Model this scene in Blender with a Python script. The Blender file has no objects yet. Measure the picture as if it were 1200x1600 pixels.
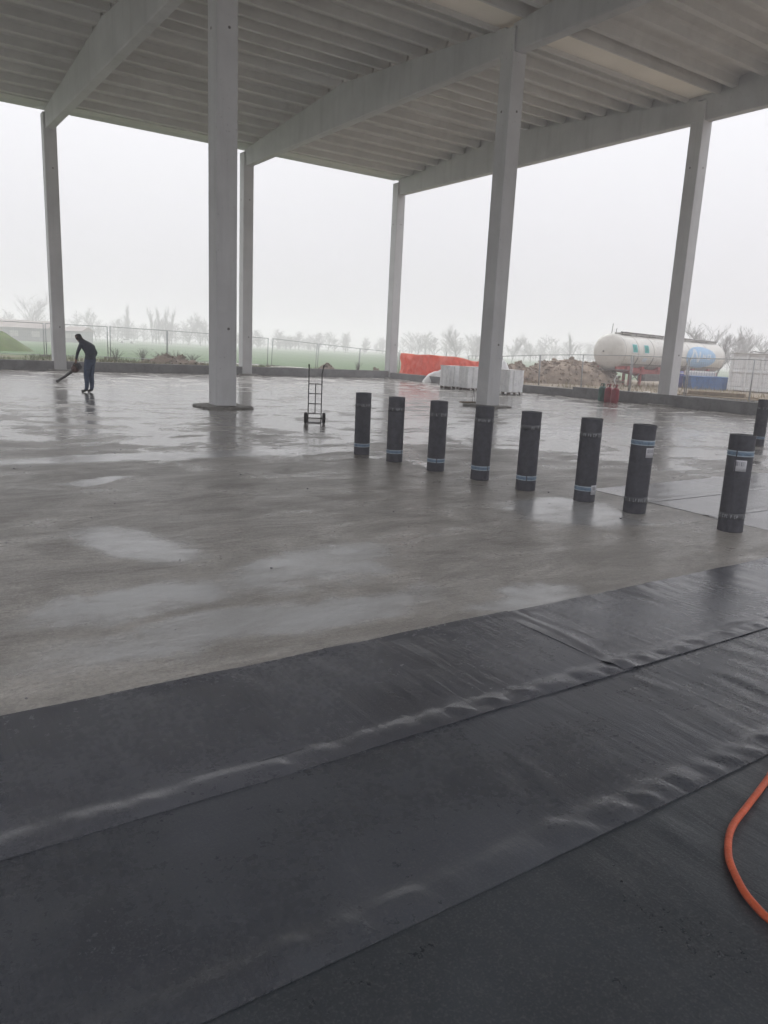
import bpy, bmesh, math, random
import numpy as np
from mathutils import Vector, Matrix
rad = math.radians
rnd = random.Random(11)
scene = bpy.context.scene
C = scene.collection

# ------------------------------------------------------------------ camera
# world axes: x along the far edge of the hall, y away from the camera along the main beams
PITCH, ROLL, YAW = 0.21369, 0.04813, 0.60077
CAM = Vector((-26.836, -39.185, 1.70))
fh = Vector((math.sin(YAW), math.cos(YAW), 0)); rh = Vector((math.cos(YAW), -math.sin(YAW), 0))
up = Vector((0, 0, 1))
fwd = fh * math.cos(PITCH) - up * math.sin(PITCH)
dwn = -fh * math.sin(PITCH) - up * math.cos(PITCH)
cr = rh * math.cos(ROLL) - dwn * math.sin(ROLL)
cd = rh * math.sin(ROLL) + dwn * math.cos(ROLL)
cam = bpy.data.objects.new('camera', bpy.data.cameras.new('camera')); C.objects.link(cam)
m = Matrix((cr, -cd, -fwd)).transposed().to_4x4(); m.translation = CAM
cam.matrix_world = m
cam.data.sensor_fit = 'HORIZONTAL'; cam.data.sensor_width = 36; cam.data.lens = 36 * 1163.55 / 1200
cam.data.clip_start = 0.05; cam.data.clip_end = 6000
scene.camera = cam

# ------------------------------------------------------------------ sky and sun (overcast)
SUN_EL, SUN_AZ = rad(40), rad(18)
w = bpy.data.worlds.new('World'); scene.world = w; w.use_nodes = True
nt = w.node_tree; nt.nodes.clear()
sky = nt.nodes.new('ShaderNodeTexSky'); sky.sky_type = 'NISHITA'; sky.sun_disc = False
sky.sun_elevation = SUN_EL; sky.sun_rotation = SUN_AZ; sky.dust_density = 6; sky.air_density = 1.0; sky.ozone_density = 1
hs = nt.nodes.new('ShaderNodeHueSaturation'); hs.inputs['Saturation'].default_value = 0.12
mx = nt.nodes.new('ShaderNodeMix'); mx.data_type = 'RGBA'; mx.inputs[0].default_value = 0.95
tc = nt.nodes.new('ShaderNodeTexCoord'); sx = nt.nodes.new('ShaderNodeSeparateXYZ'); nt.links.new(tc.outputs['Generated'], sx.inputs[0])
mr = nt.nodes.new('ShaderNodeMapRange'); nt.links.new(sx.outputs[2], mr.inputs[0])      # an overcast deck is brighter overhead than at the horizon
mr.inputs[1].default_value = 0; mr.inputs[2].default_value = 1; mr.inputs[3].default_value = 1.0; mr.inputs[4].default_value = 2.95
cl = nt.nodes.new('ShaderNodeVectorMath'); cl.operation = 'SCALE'; cl.inputs[0].default_value = (7.1, 7.1, 7.4); nt.links.new(mr.outputs[0], cl.inputs[3])
nt.links.new(cl.outputs[0], mx.inputs[7])
bg = nt.nodes.new('ShaderNodeBackground'); bg.inputs['Strength'].default_value = 0.1
wo = nt.nodes.new('ShaderNodeOutputWorld')
nt.links.new(sky.outputs[0], hs.inputs['Color']); nt.links.new(hs.outputs[0], mx.inputs[6])
nt.links.new(mx.outputs[2], bg.inputs['Color']); nt.links.new(bg.outputs[0], wo.inputs['Surface'])
sun = bpy.data.objects.new('sun', bpy.data.lights.new('sun', 'SUN')); C.objects.link(sun)
sun.data.energy = 1.4; sun.data.angle = rad(40); sun.data.color = (1, 0.97, 0.93)
sd = Vector((math.sin(SUN_AZ) * math.cos(SUN_EL), math.cos(SUN_AZ) * math.cos(SUN_EL), math.sin(SUN_EL)))
sun.rotation_euler = sd.to_track_quat('Z', 'Y').to_euler()
vs = scene.view_settings
vs.view_transform = 'Standard'; vs.look = 'None'; vs.exposure = 0.0; vs.gamma = 1.0; vs.use_curve_mapping = False
cy = scene.cycles
cy.use_denoising = True; cy.max_bounces = 5; cy.diffuse_bounces = 4; cy.glossy_bounces = 2
cy.use_adaptive_sampling = True; cy.adaptive_threshold = .04; cy.adaptive_min_samples = 32
cy.volume_bounces = 1; cy.transparent_max_bounces = 12; cy.sample_clamp_indirect = 6

# ------------------------------------------------------------------ helpers
MATS = {}
class NG:
    def __init__(s, name):
        s.m = bpy.data.materials.new(name); s.m.use_nodes = True
        s.t = s.m.node_tree; s.b = s.t.nodes['Principled BSDF']
        MATS[name] = s.m
    def n(s, typ, **kw):
        x = s.t.nodes.new(typ)
        for k, v in kw.items(): setattr(x, k, v)
        return x
    def l(s, a, b): s.t.links.new(a, b)
    def val(s, sock, v):
        if hasattr(v, 'is_linked'): s.l(v, sock)
        else: sock.default_value = v
    def pos(s): return s.n('ShaderNodeNewGeometry').outputs['Position']
    def scale(s, v, sc):
        x = s.n('ShaderNodeMapping'); s.l(v, x.inputs[0]); x.inputs['Scale'].default_value = sc; return x.outputs[0]
    def noise(s, v, sc, det=4, rough=.55, dist=0.0):
        x = s.n('ShaderNodeTexNoise'); s.l(v, x.inputs['Vector']); x.inputs['Scale'].default_value = sc
        x.inputs['Detail'].default_value = det; x.inputs['Roughness'].default_value = rough; x.inputs['Distortion'].default_value = dist
        return x.outputs['Fac']
    def ramp(s, f, stops):
        x = s.n('ShaderNodeValToRGB'); s.l(f, x.inputs[0]); e = x.color_ramp.elements
        while len(e) < len(stops): e.new(.5)
        for el, (p, c) in zip(e, stops):
            el.position = p; el.color = (c, c, c, 1) if isinstance(c, (int, float)) else (*c, 1)
        return x.outputs[0]
    def mr(s, f, a, b, c=0., d=1., smooth=False):
        x = s.n('ShaderNodeMapRange'); s.l(f, x.inputs[0])
        if smooth: x.interpolation_type = 'SMOOTHSTEP'
        for i, v in zip((1, 2, 3, 4), (a, b, c, d)): x.inputs[i].default_value = v
        return x.outputs[0]
    def math(s, op, a, b=None, c=None):
        x = s.n('ShaderNodeMath', operation=op); s.val(x.inputs[0], a)
        if b is not None: s.val(x.inputs[1], b)
        if c is not None: s.val(x.inputs[2], c)
        return x.outputs[0]
    def mix(s, f, a, b, blend='MIX'):
        x = s.n('ShaderNodeMix', data_type='RGBA', blend_type=blend); s.val(x.inputs[0], f)
        for i, v in ((6, a), (7, b)):
            s.val(x.inputs[i], v if hasattr(v, 'is_linked') else (*v, 1) if len(v) == 3 else v)
        return x.outputs[2]
    def bump(s, h, strength=.3, dist=.01, prev=None):
        x = s.n('ShaderNodeBump'); s.l(h, x.inputs['Height']); s.val(x.inputs['Strength'], strength)
        x.inputs['Distance'].default_value = dist
        if prev is not None: s.l(prev, x.inputs['Normal'])
        return x.outputs[0]
    def set(s, col=None, rough=None, normal=None, metal=None, spec=None):
        for k, v in (('Base Color', col), ('Roughness', rough), ('Normal', normal), ('Metallic', metal), ('Specular IOR Level', spec)):
            if v is None: continue
            if hasattr(v, 'is_linked'): s.l(v, s.b.inputs[k])
            else: s.b.inputs[k].default_value = (*v, 1) if k == 'Base Color' else v
        return s.m

def mat(name, col, rough=.6, var=.25, sc=3., bump=.15, bsc=40., metal=0., bdist=.01, dirt=None):
    g = NG(name); p = g.pos()
    f = g.noise(p, sc, 5, .6)
    lo = tuple(c * (1 - var) for c in col); hi = tuple(min(1, c * (1 + var)) for c in col)
    c = g.mix(g.mr(f, .3, .7), lo, hi)
    if dirt:
        c = g.mix(g.mr(g.noise(p, sc * 2.3, 6, .7, .4), .5, .75, 0, .7), c, dirt)
    nb = g.bump(g.noise(p, bsc, 4), bump, bdist)
    return g.set(c, g.mr(g.noise(p, sc * 1.7, 3), .3, .7, max(.05, rough - .12), min(1, rough + .12)), nb, metal)

def link(o, parent=None):
    C.objects.link(o)
    if parent is not None: o.parent = parent
    return o
def tag(o, label=None, cat=None, group=None, kind=None):
    for k, v in (('label', label), ('category', cat), ('group', group), ('kind', kind)):
        if v: o[k] = v
    return o
def thing(name, label, cat, loc=(0, 0, 0), rz=0., group=None):
    o = bpy.data.objects.new(name, None); o.empty_display_size = .2
    o.location = loc; o.rotation_euler = (0, 0, rz)
    return tag(link(o), label, cat, group)
def mesh_from(name, v, f, material=None, smooth=False):
    me = bpy.data.meshes.new(name); me.from_pydata([tuple(x) for x in v], [], f); me.update()
    if smooth: me.polygons.foreach_set('use_smooth', [True] * len(me.polygons))
    if material: me.materials.append(MATS[material])
    return me
class MB:
    """collects shapes for ONE mesh object"""
    def __init__(s): s.v = []; s.f = []
    def add(s, v, f):
        o = len(s.v); s.v += [Vector(x) for x in v]; s.f += [tuple(i + o for i in q) for q in f]; return s
    def box(s, a, b, M=None, taper=0.):
        x0, y0, z0 = a; x1, y1, z1 = b; t = taper
        v = [Vector(p) for p in ((x0, y0, z0), (x1, y0, z0), (x1, y1, z0), (x0, y1, z0), (x0 + t, y0 + t, z1), (x1 - t, y0 + t, z1), (x1 - t, y1 - t, z1), (x0 + t, y1 - t, z1))]
        if M is not None: v = [M @ p for p in v]
        return s.add(v, [(3, 2, 1, 0), (4, 5, 6, 7), (0, 1, 5, 4), (1, 2, 6, 5), (2, 3, 7, 6), (3, 0, 4, 7)])
    def cbox(s, a, b, c=.01, M=None):
        """box with chamfered vertical edges and top/bottom rims"""
        x0, y0, z0 = a; x1, y1, z1 = b
        def ring(z, i): return [(x0 + c, y0 + i, z), (x1 - c, y0 + i, z), (x1 - i, y0 + c, z), (x1 - i, y1 - c, z), (x1 - c, y1 - i, z), (x0 + c, y1 - i, z), (x0 + i, y1 - c, z), (x0 + i, y0 + c, z)]
        rs = [ring(z0, c * .5), ring(z0 + c, 0), ring(z1 - c, 0), ring(z1, c * .5)]
        v = [Vector(p) for r in rs for p in r]
        if M is not None: v = [M @ p for p in v]
        f = [tuple(range(7, -1, -1)), tuple(range(24, 32))]
        for k in range(3):
            for i in range(8): f.append((k * 8 + i, k * 8 + (i + 1) % 8, k * 8 + 8 + (i + 1) % 8, k * 8 + 8 + i))
        return s.add(v, f)
    def tube(s, pts, r, n=8, caps=True, closed=False):
        pts = [Vector(p) for p in pts]; k = len(pts); rs = r if isinstance(r, (list, tuple)) else [r] * k
        v = []; prev = None
        for i, p in enumerate(pts):
            if closed: d = pts[(i + 1) % k] - pts[i - 1]
            else: d = pts[min(i + 1, k - 1)] - pts[max(i - 1, 0)]
            d.normalize()
            if prev is None:
                a = d.orthogonal().normalized()
            else:
                a = prev - d * prev.dot(d)
                a = a.normalized() if a.length > 1e-6 else d.orthogonal().normalized()
            prev = a; b = d.cross(a)
            for j in range(n):
                t = 2 * math.pi * j / n; v.append(p + (a * math.cos(t) + b * math.sin(t)) * rs[i])
        f = []
        for i in range(k if closed else k - 1):
            i2 = (i + 1) % k
            for j in range(n): f.append((i * n + j, i * n + (j + 1) % n, i2 * n + (j + 1) % n, i2 * n + j))
        if caps and not closed: f += [tuple(range(n - 1, -1, -1)), tuple(range((k - 1) * n, k * n))]
        return s.add(v, f)
    def lathe(s, prof, n=24, M=None, a0=0, a1=2 * math.pi):
        full = abs(a1 - a0 - 2 * math.pi) < 1e-6; cnt = n if full else n + 1
        v = []
        for r, z in prof:
            for j in range(cnt):
                t = a0 + (a1 - a0) * j / n; v.append(Vector((r * math.cos(t), r * math.sin(t), z)))
        if M is not None: v = [M @ p for p in v]
        f = []
        for i in range(len(prof) - 1):
            for j in range(n):
                j2 = (j + 1) % cnt; f.append((i * cnt + j, i * cnt + j2, (i + 1) * cnt + j2, (i + 1) * cnt + j))
        return s.add(v, f)
    def mesh(s, name, material, smooth=False): return mesh_from(name, s.v, s.f, material, smooth)
    def build(s, name, material, parent=None, smooth=False):
        return link(bpy.data.objects.new(name, s.mesh(name, material, smooth)), parent)
def inst(name, me, loc=(0, 0, 0), rot=(0, 0, 0), parent=None, sc=None):
    o = bpy.data.objects.new(name, me); o.location = loc; o.rotation_euler = rot
    if sc is not None: o.scale = sc
    return link(o, parent)
def copy_tree(o, parent=None):
    c = o.copy(); C.objects.link(c); c.parent = parent
    for ch in list(o.children): copy_tree(ch, c)
    return c
def autosmooth(o, ang=40):
    me = o.data; me.polygons.foreach_set('use_smooth', [True] * len(me.polygons))
    try: me.set_sharp_from_angle(angle=rad(ang))
    except Exception: pass
    return o
_P = np.random.RandomState(5).permutation(512)
_T = np.random.RandomState(7).rand(512)
def vn(x, y, seed=0):
    """smooth value noise, -1..1, on numpy arrays"""
    x = np.asarray(x, float); y = np.asarray(y, float)
    xi = np.floor(x).astype(int); yi = np.floor(y).astype(int); fx = x - xi; fy = y - yi
    fx = fx * fx * (3 - 2 * fx); fy = fy * fy * (3 - 2 * fy)
    h = lambda a, b: _T[_P[(_P[(a + seed * 17) & 511] + b) & 511]]
    return ((h(xi, yi) * (1 - fx) + h(xi + 1, yi) * fx) * (1 - fy) + (h(xi, yi + 1) * (1 - fx) + h(xi + 1, yi + 1) * fx) * fy) * 2 - 1
def sst(x, a, b):
    t = np.clip((x - a) / (b - a), 0, 1); return t * t * (3 - 2 * t)
def grid_faces(nx, ny):
    i = np.arange(nx - 1)[:, None] * ny + np.arange(ny - 1)[None]; i = i.ravel()
    return np.stack([i, i + ny, i + ny + 1, i + 1], 1).tolist()

# ------------------------------------------------------------------ materials
def precast(name, col):
    g = NG(name); p = g.pos()
    run = g.noise(g.scale(p, (2.6, 2.6, .16)), 1.0, 6, .65, .3); cloud = g.noise(p, .7, 5, .6, .3); hole = g.noise(p, 17, 2, .5); fine = g.noise(p, 45, 4, .6)
    c = g.mix(g.mr(cloud, .3, .7), tuple(x * .88 for x in col), tuple(x * 1.08 for x in col))
    c = g.mix(g.mr(run, .5, .75, 0, .4), c, tuple(x * .62 for x in col))
    c = g.mix(g.mr(hole, .70, .73, 0, .6), c, tuple(x * .4 for x in col))
    b = g.bump(fine, .15, .006); b = g.bump(g.mr(hole, .70, .75, 1, 0), .5, .008, b)
    g.set(c, g.mr(cloud, .3, .7, .62, .82), b)
precast('precast', (.59, .595, .605))
mat('roof_concrete', (.65, .645, .63), .8, .10, .55, .1, 25, dirt=(.52, .515, .50))
mat('wall_concrete', (.20, .203, .207), .8, .22, 1.6, .3, 18, dirt=(.085, .085, .085))
mat('pad_concrete', (.21, .205, .19), .7, .3, 4, .5, 22, dirt=(.07, .07, .068))
mat('roll_felt', (.060, .060, .071), .62, .25, 14, .25, 160, bdist=.004)
mat('roll_end', (.12, .125, .13), .6, .3, 30, .2, 120)
mat('tape_blue', (.13, .19, .26), .4, .3, 30, .05, 60)
mat('tape_clear', (.32, .38, .43), .35, .15, 30, .05, 60)
mat('print_white', (.30, .31, .33), .6, .2, 60, 0, 60)
mat('film_dull', (.062, .064, .07), .4, .2, 30, 0, 60)
mat('label_white', (.52, .52, .55), .5, .06, 30, 0, 60)
mat('label_ink', (.12, .12, .14), .5, .1, 30, 0, 60)
mat('black_steel', (.03, .028, .027), .5, .3, 12, .1, 60)
mat('rubber', (.02, .02, .021), .75, .3, 12, .2, 60)
mat('galvanised', (.27, .28, .29), .5, .2, 8, .1, 60, metal=.3)
mat('wire', (.16, .165, .17), .6, .2, 8, 0, 60)
mat('hose_orange', (.43, .078, .03), .5, .22, 14, .25, 90, dirt=(.22, .06, .035))
def translucent(name, col, fac, var=.12, sc=2., bump=.4, bsc=25., rough=.7):
    m = mat(name, col, rough, var, sc, bump, bsc, bdist=.03); t = m.node_tree
    tr = t.nodes.new('ShaderNodeBsdfTranslucent'); tr.inputs[0].default_value = (*col, 1); mxs = t.nodes.new('ShaderNodeMixShader'); mxs.inputs[0].default_value = fac
    t.links.new(t.nodes['Principled BSDF'].outputs[0], mxs.inputs[1]); t.links.new(tr.outputs[0], mxs.inputs[2]); t.links.new(mxs.outputs[0], t.nodes['Material Output'].inputs['Surface'])
translucent('valley_sheet', (.88, .84, .77), .14, .05, .6, .05, 20)
translucent('net_orange', (.95, .29, .21), .4, .15, 2.2)
mat('tarp_white', (.75, .75, .74), .5, .08, 4, .5, 9, bdist=.04)
mat('film_wrap', (.90, .91, .93), .32, .10, 5, .6, 11, bdist=.03)
mat('pallet_wood', (.10, .075, .055), .85, .3, 6, .3, 40)
mat('block_white', (.7, .68, .65), .7, .1, 6, .1, 40)
mat('tank_white', (.56, .55, .51), .38, .07, 1.2, .05, 8, dirt=(.38, .36, .32))
mat('tank_grey', (.36, .35, .33), .5, .15, 3, .1, 10)
mat('tank_dark', (.12, .115, .11), .6, .25, 3, .1, 10)
mat('red_frame', (.30, .05, .045), .55, .25, 3, .1, 20, dirt=(.12, .05, .045))
mat('placard_green', (.02, .30, .27), .45, .1, 4, 0, 20)
mat('placard_ink', (.01, .16, .16), .45, .1, 4, 0, 20)
mat('oval_blue', (.24, .41, .60), .45, .1, 3, 0, 20)
mat('letter_white', (.52, .58, .63), .45, .05, 3, 0, 20)
mat('skip_blue', (.03, .13, .34), .5, .2, 3, .15, 25, dirt=(.06, .10, .15))
mat('drum_blue', (.05, .06, .26), .45, .15, 6, .1, 30)
mat('container_white', (.62, .63, .63), .5, .08, 2, .1, 15, dirt=(.48, .47, .44))
mat('tent_white', (.66, .72, .73), .5, .06, 2, .1, 15)
mat('gas_red', (.24, .028, .04), .45, .2, 7, .1, 30)
mat('gas_green', (.02, .10, .085), .45, .2, 7, .1, 30)
mat('cloth_navy', (.052, .062, .086), .85, .25, 14, .4, 60)
mat('cloth_jeans', (.065, .095, .16), .85, .25, 14, .4, 60)
mat('skin', (.26, .14, .10), .6, .15, 10, .1, 60)
mat('hair', (.018, .015, .013), .7, .2, 30, .3, 120)
mat('shoe', (.022, .018, .016), .6, .2, 20, .2, 60)
mat('blower_red', (.09, .045, .035), .45, .2, 9, .1, 60)
mat('blower_grey', (.05, .05, .055), .5, .2, 9, .1, 60)
mat('bark', (.055, .05, .045), .9, .3, 5, .4, 30)
mat('twig', (.06, .053, .047), .9, .3, 5, 0, 30)
mat('clod', (.13, .098, .072), .95, .4, 3, .5, 14, bdist=.05)
mat('rubble_stone', (.25, .20, .155), .95, .45, 2.2, .5, 16, bdist=.05)
mat('timber', (.21, .165, .11), .85, .3, 5, .3, 30)
mat('shed_wall', (.20, .20, .20), .85, .2, .4, 0, 5)
mat('shed_roof', (.24, .20, .185), .8, .2, .4, 0, 5)
mat('grass_blade', (.085, .105, .035), .8, .5, 1.3, 0, 30)
mat('mound_grass', (.075, .115, .028), .95, .35, .8, .6, 6, bdist=.06, dirt=(.15, .125, .075))
mat('dry_blade', (.20, .17, .085), .85, .4, 1.3, 0, 30)
mat('bag_white', (.72, .72, .73), .5, .08, 8, .5, 16, bdist=.03)

def floor_material():
    g = NG('wet_concrete'); p = g.pos()
    sep = g.n('ShaderNodeSeparateXYZ'); g.l(p, sep.inputs[0]); X, Y = sep.outputs[0], sep.outputs[1]
    big = g.noise(p, .16, 4, .6, .6); mid = g.noise(p, 1.0, 7, .68, .5)
    streak = g.noise(g.scale(p, (.6, 1.3, 1)), 1.0, 8, .72, .8)      # trowel streaks along x
    fine = g.noise(p, 26, 5, .7); grain = g.noise(g.scale(p, (.5, 1.6, 1)), 11, 6, .7)
    # how wet: large standing films towards the far edge, thin damp film near the camera
    far = g.mr(g.math('ADD', g.math('ADD', Y, g.mr(big, .3, .7, -2.2, 2.2)), g.mr(X, -26, -10, 0, 7.5)), -30.3, -24.5, 0, 1, True)
    wn = g.math('ADD', g.math('MULTIPLY', mid, .5), g.math('MULTIPLY', streak, .5))
    wn = g.math('ADD', g.math('MULTIPLY', wn, .85), g.math('MULTIPLY', big, .15))
    th = g.mr(far, 0, 1, .70, .470)
    film = g.math('SUBTRACT', wn, th)
    film = g.mr(film, -.03, .035, 0, 1, True)
    # separate puddles, each an irregular oval (centre x, y, half sizes)
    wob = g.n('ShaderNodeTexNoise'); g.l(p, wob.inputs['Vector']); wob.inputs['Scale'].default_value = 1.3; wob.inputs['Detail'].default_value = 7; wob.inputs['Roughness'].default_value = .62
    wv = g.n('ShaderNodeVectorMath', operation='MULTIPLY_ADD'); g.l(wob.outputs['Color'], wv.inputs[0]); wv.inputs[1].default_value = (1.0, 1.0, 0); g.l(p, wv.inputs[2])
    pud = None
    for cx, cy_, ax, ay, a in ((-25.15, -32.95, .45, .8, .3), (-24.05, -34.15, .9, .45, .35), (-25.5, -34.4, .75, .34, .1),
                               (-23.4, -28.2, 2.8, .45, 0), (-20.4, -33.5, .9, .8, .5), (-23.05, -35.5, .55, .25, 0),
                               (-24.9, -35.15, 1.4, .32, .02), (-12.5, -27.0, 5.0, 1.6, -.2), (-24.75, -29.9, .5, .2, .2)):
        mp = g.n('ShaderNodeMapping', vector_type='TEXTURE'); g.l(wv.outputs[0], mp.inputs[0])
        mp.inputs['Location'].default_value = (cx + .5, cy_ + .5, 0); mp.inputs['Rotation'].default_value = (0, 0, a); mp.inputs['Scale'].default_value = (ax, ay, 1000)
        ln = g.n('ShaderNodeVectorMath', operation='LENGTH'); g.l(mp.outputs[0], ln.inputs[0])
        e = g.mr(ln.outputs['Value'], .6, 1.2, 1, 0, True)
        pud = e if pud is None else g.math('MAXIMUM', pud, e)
    blot = g.noise(g.scale(p, (.6, 1, 1)), 1.7, 8, .7, .7)
    wet = g.math('MAXIMUM', film, g.math('MAXIMUM', g.mr(blot, .50, .72, 0, .42), g.math('MULTIPLY', pud, g.mr(blot, .3, .6, .6, .98))))
    trow = g.noise(g.scale(p, (1.3, 6, 1)), 1.0, 7, .72, .9)
    base = g.mix(g.mr(streak, .3, .7), (.275, .258, .236), (.42, .395, .362))
    base = g.mix(g.mr(blot, .36, .60, .8, 0), base, (.165, .153, .138))
    base = g.mix(g.mr(g.noise(p, 6.5, 6, .72, .6), .52, .70, 0, .55), base, (.17, .16, .148))
    base = g.mix(g.mr(trow, .52, .72, 0, .6), base, (.46, .435, .40))
    base = g.mix(g.mr(fine, .44, .62, 0, .5), base, (.15, .146, .14))
    arc = g.math('ABSOLUTE', g.math('SUBTRACT', g.noise(p, .9, 4, .5, 1.2), .5))      # thin curved trowel ridges
    base = g.mix(g.math('MULTIPLY', g.mr(arc, 0, .006, .55, 0), g.mr(big, .45, .6)), base, (.10, .095, .09))
    sp = g.noise(p, 58, 3, .6); base = g.mix(g.mr(sp, .56, .66, 0, .5), base, (.12, .116, .11)); base = g.mix(g.mr(sp, .34, .44, .4, 0), base, (.50, .48, .45))
    base = g.mix(g.math('MULTIPLY', wet, .4), base, (.15, .142, .132))
    base = g.mix(g.math('MULTIPLY', pud, g.mr(blot, .35, .6, .3, .75)), base, (.43, .44, .45))      # pale sky sheen of the puddles, painted into the base colour
    dryr = g.mr(blot, .3, .7, .46, .26)
    rough = g.math('ADD', g.math('MULTIPLY', dryr, g.math('SUBTRACT', 1., wet)), g.math('MULTIPLY', wet, g.mr(grain, .35, .65, .09, .21)))
    hgt = g.math('ADD', g.math('MULTIPLY', grain, .6), g.math('MULTIPLY', fine, .4))
    b1 = g.bump(hgt, g.mr(wet, 0, 1, .55, .07), .008)
    b2 = g.bump(streak, g.mr(wet, 0, 1, .6, .08), .035, b1)
    b2 = g.bump(trow, g.mr(wet, 0, 1, 1.0, .14), .016, b2)
    g.b.inputs['IOR'].default_value = 1.42
    return g.set(base, rough, b2)
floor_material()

def membrane_material(name, tone, seed, rough=.30):
    g = NG(name); p = g.pos()
    off = g.n('ShaderNodeVectorMath', operation='ADD'); g.l(p, off.inputs[0]); off.inputs[1].default_value = (seed * 3.1, seed * 1.7, 0); q = off.outputs[0]
    cross = g.noise(g.scale(q, (9, 1.3, 1)), 1.0, 5, .6, .3)     # creases across the sheet
    along = g.noise(g.scale(q, (.5, 5, 1)), 1.0, 4, .6)
    cloud = g.noise(q, 1.1, 5, .6, .3); fine = g.noise(q, 120, 3, .6); mid = g.noise(q, 28, 4, .65)
    c = g.mix(g.mr(cloud, .3, .7), tuple(t * .75 for t in tone), tuple(t * 1.3 for t in tone))
    c = g.mix(g.mr(along, .55, .75, 0, .25), c, (.085, .088, .09))
    c = g.mix(g.mr(fine, .5, .72, 0, .5), c, (.11, .11, .115))
    c = g.mix(g.mr(g.noise(q, 4.5, 6, .75, .5), .58, .74, 0, .3), c, (.10, .10, .10))
    r = g.math('ADD', g.mr(mid, .3, .7, rough - .03, rough + .04), g.mr(cloud, .3, .7, -.06, .06))
    b = g.bump(cross, .6, .009); b = g.bump(along, .3, .01, b); b = g.bump(mid, .07, .003, b); b = g.bump(fine, .45, .0014, b)
    return g.set(c, r, b)
for i, tn in enumerate([(.062, .065, .076), (.047, .051, .060), (.034, .039, .045), (.080, .083, .094)]):
    membrane_material('membrane_%s' % 'abcd'[i], tn, i + 1, (.26, .28, .32, .24)[i])
membrane_material('membrane_wet', (.10, .102, .108), 9, .2)

def ground_material():
    g = NG('yard_ground'); p = g.pos()
    sep = g.n('ShaderNodeSeparateXYZ'); g.l(p, sep.inputs[0]); X, Y = sep.outputs[0], sep.outputs[1]
    n1 = g.noise(p, .35, 6, .65, .4); n2 = g.noise(p, 1.6, 5, .65); n3 = g.noise(p, 9, 4, .6)
    grass = g.mix(g.mr(n2, .3, .7), (.06, .085, .028), (.115, .125, .05))
    earth = g.mix(g.mr(n3, .3, .7), (.15, .118, .085), (.26, .215, .165))
    side = g.mr(X, -4, 5, 0, .35)                      # bare yard to the right, grass to the left
    t = g.mr(g.math('SUBTRACT', n1, side), .36, .5, 0, 1)
    t2 = g.math('MAXIMUM', g.math('MULTIPLY', t, 1.), g.mr(n2, .62, .75, 0, .4))
    c = g.mix(t2, earth, grass)
    return g.set(c, .95, g.bump(n3, .6, .05))
ground_material()
def field_material():
    g = NG('crop_field'); p = g.pos()
    n1 = g.noise(p, .05, 5, .6); n2 = g.noise(g.scale(p, (1, .25, 1)), .9, 5, .65)
    c = g.mix(g.mr(n1, .3, .7), (.055, .115, .040), (.078, .14, .052))
    c = g.mix(g.mr(n2, .5, .75, 0, .4), c, (.11, .12, .06))
    return g.set(c, .95, g.bump(n2, .5, .1))
field_material()

# ------------------------------------------------------------------ ground, field, floor
BAY, SPAN = 9.675, 20.06
def ground_z(x, y):
    x = np.asarray(x, float); y = np.asarray(y, float)
    slope = np.clip((-x - 4) / 14, -1, 1) * .24
    return .09 + slope * sst(y, 1.5, 8) * (1 - sst(y, 40, 120)) + .02 * vn(x * .7, y * .7, 3) + .012 * vn(x * 2.3, y * 2.3, 4)
xs = np.unique(np.concatenate([np.array([-1150, -500, -250, -120, -90, -81.]), np.arange(-80, .2, 2.), [.06], np.arange(.4, 30, .45), np.arange(30, 120, 6.), [160, 260, 500, 1150]]))
ys = np.unique(np.concatenate([np.array([-1150, -500, -250, -120, -95.]), np.arange(-90, .0, 1.5), [.06], np.arange(.4, 26, .6), np.arange(26, 140, 6.), [160, 260, 500, 1150]]))
GX, GY = np.meshgrid(xs, ys, indexing='ij'); GZ = ground_z(GX, GY)
fs = []
for i in range(len(xs) - 1):
    for j in range(len(ys) - 1):
        if xs[i] >= -80 and xs[i + 1] <= .061 and ys[j] >= -90 and ys[j + 1] <= .061: continue
        a = i * len(ys) + j; fs.append((a, a + len(ys), a + len(ys) + 1, a + 1))
tag(link(bpy.data.objects.new('ground', mesh_from('ground', np.stack([GX, GY, GZ], -1).reshape(-1, 3).tolist(), fs, 'yard_ground', True))), kind='structure')
fx_ = np.concatenate([[-1100, -500, -200], np.arange(-80, 90, 5.), [120, 200, 400, 1100]]); fy_ = np.concatenate([np.arange(12.5, 60, 2.5), [70, 90, 130, 200, 400, 1100]])
FX, FY = np.meshgrid(fx_, fy_, indexing='ij')
FY2 = FY.copy(); FY2[:, 0] += 1.2 * vn(fx_ * .3, fx_ * 0, 2)
FZ = ground_z(FX, FY2) + .06 - .07 * (FY < 13)
tag(link(bpy.data.objects.new('field', mesh_from('field', np.stack([FX, FY2, FZ], -1).reshape(-1, 3).tolist(), grid_faces(len(fx_), len(fy_)), 'crop_field', True))), kind='structure')
fl = MB().box((-80, -90, -.3), (-.02, -.02, 0)).build('floor', 'wet_concrete'); tag(fl, kind='structure')

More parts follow.
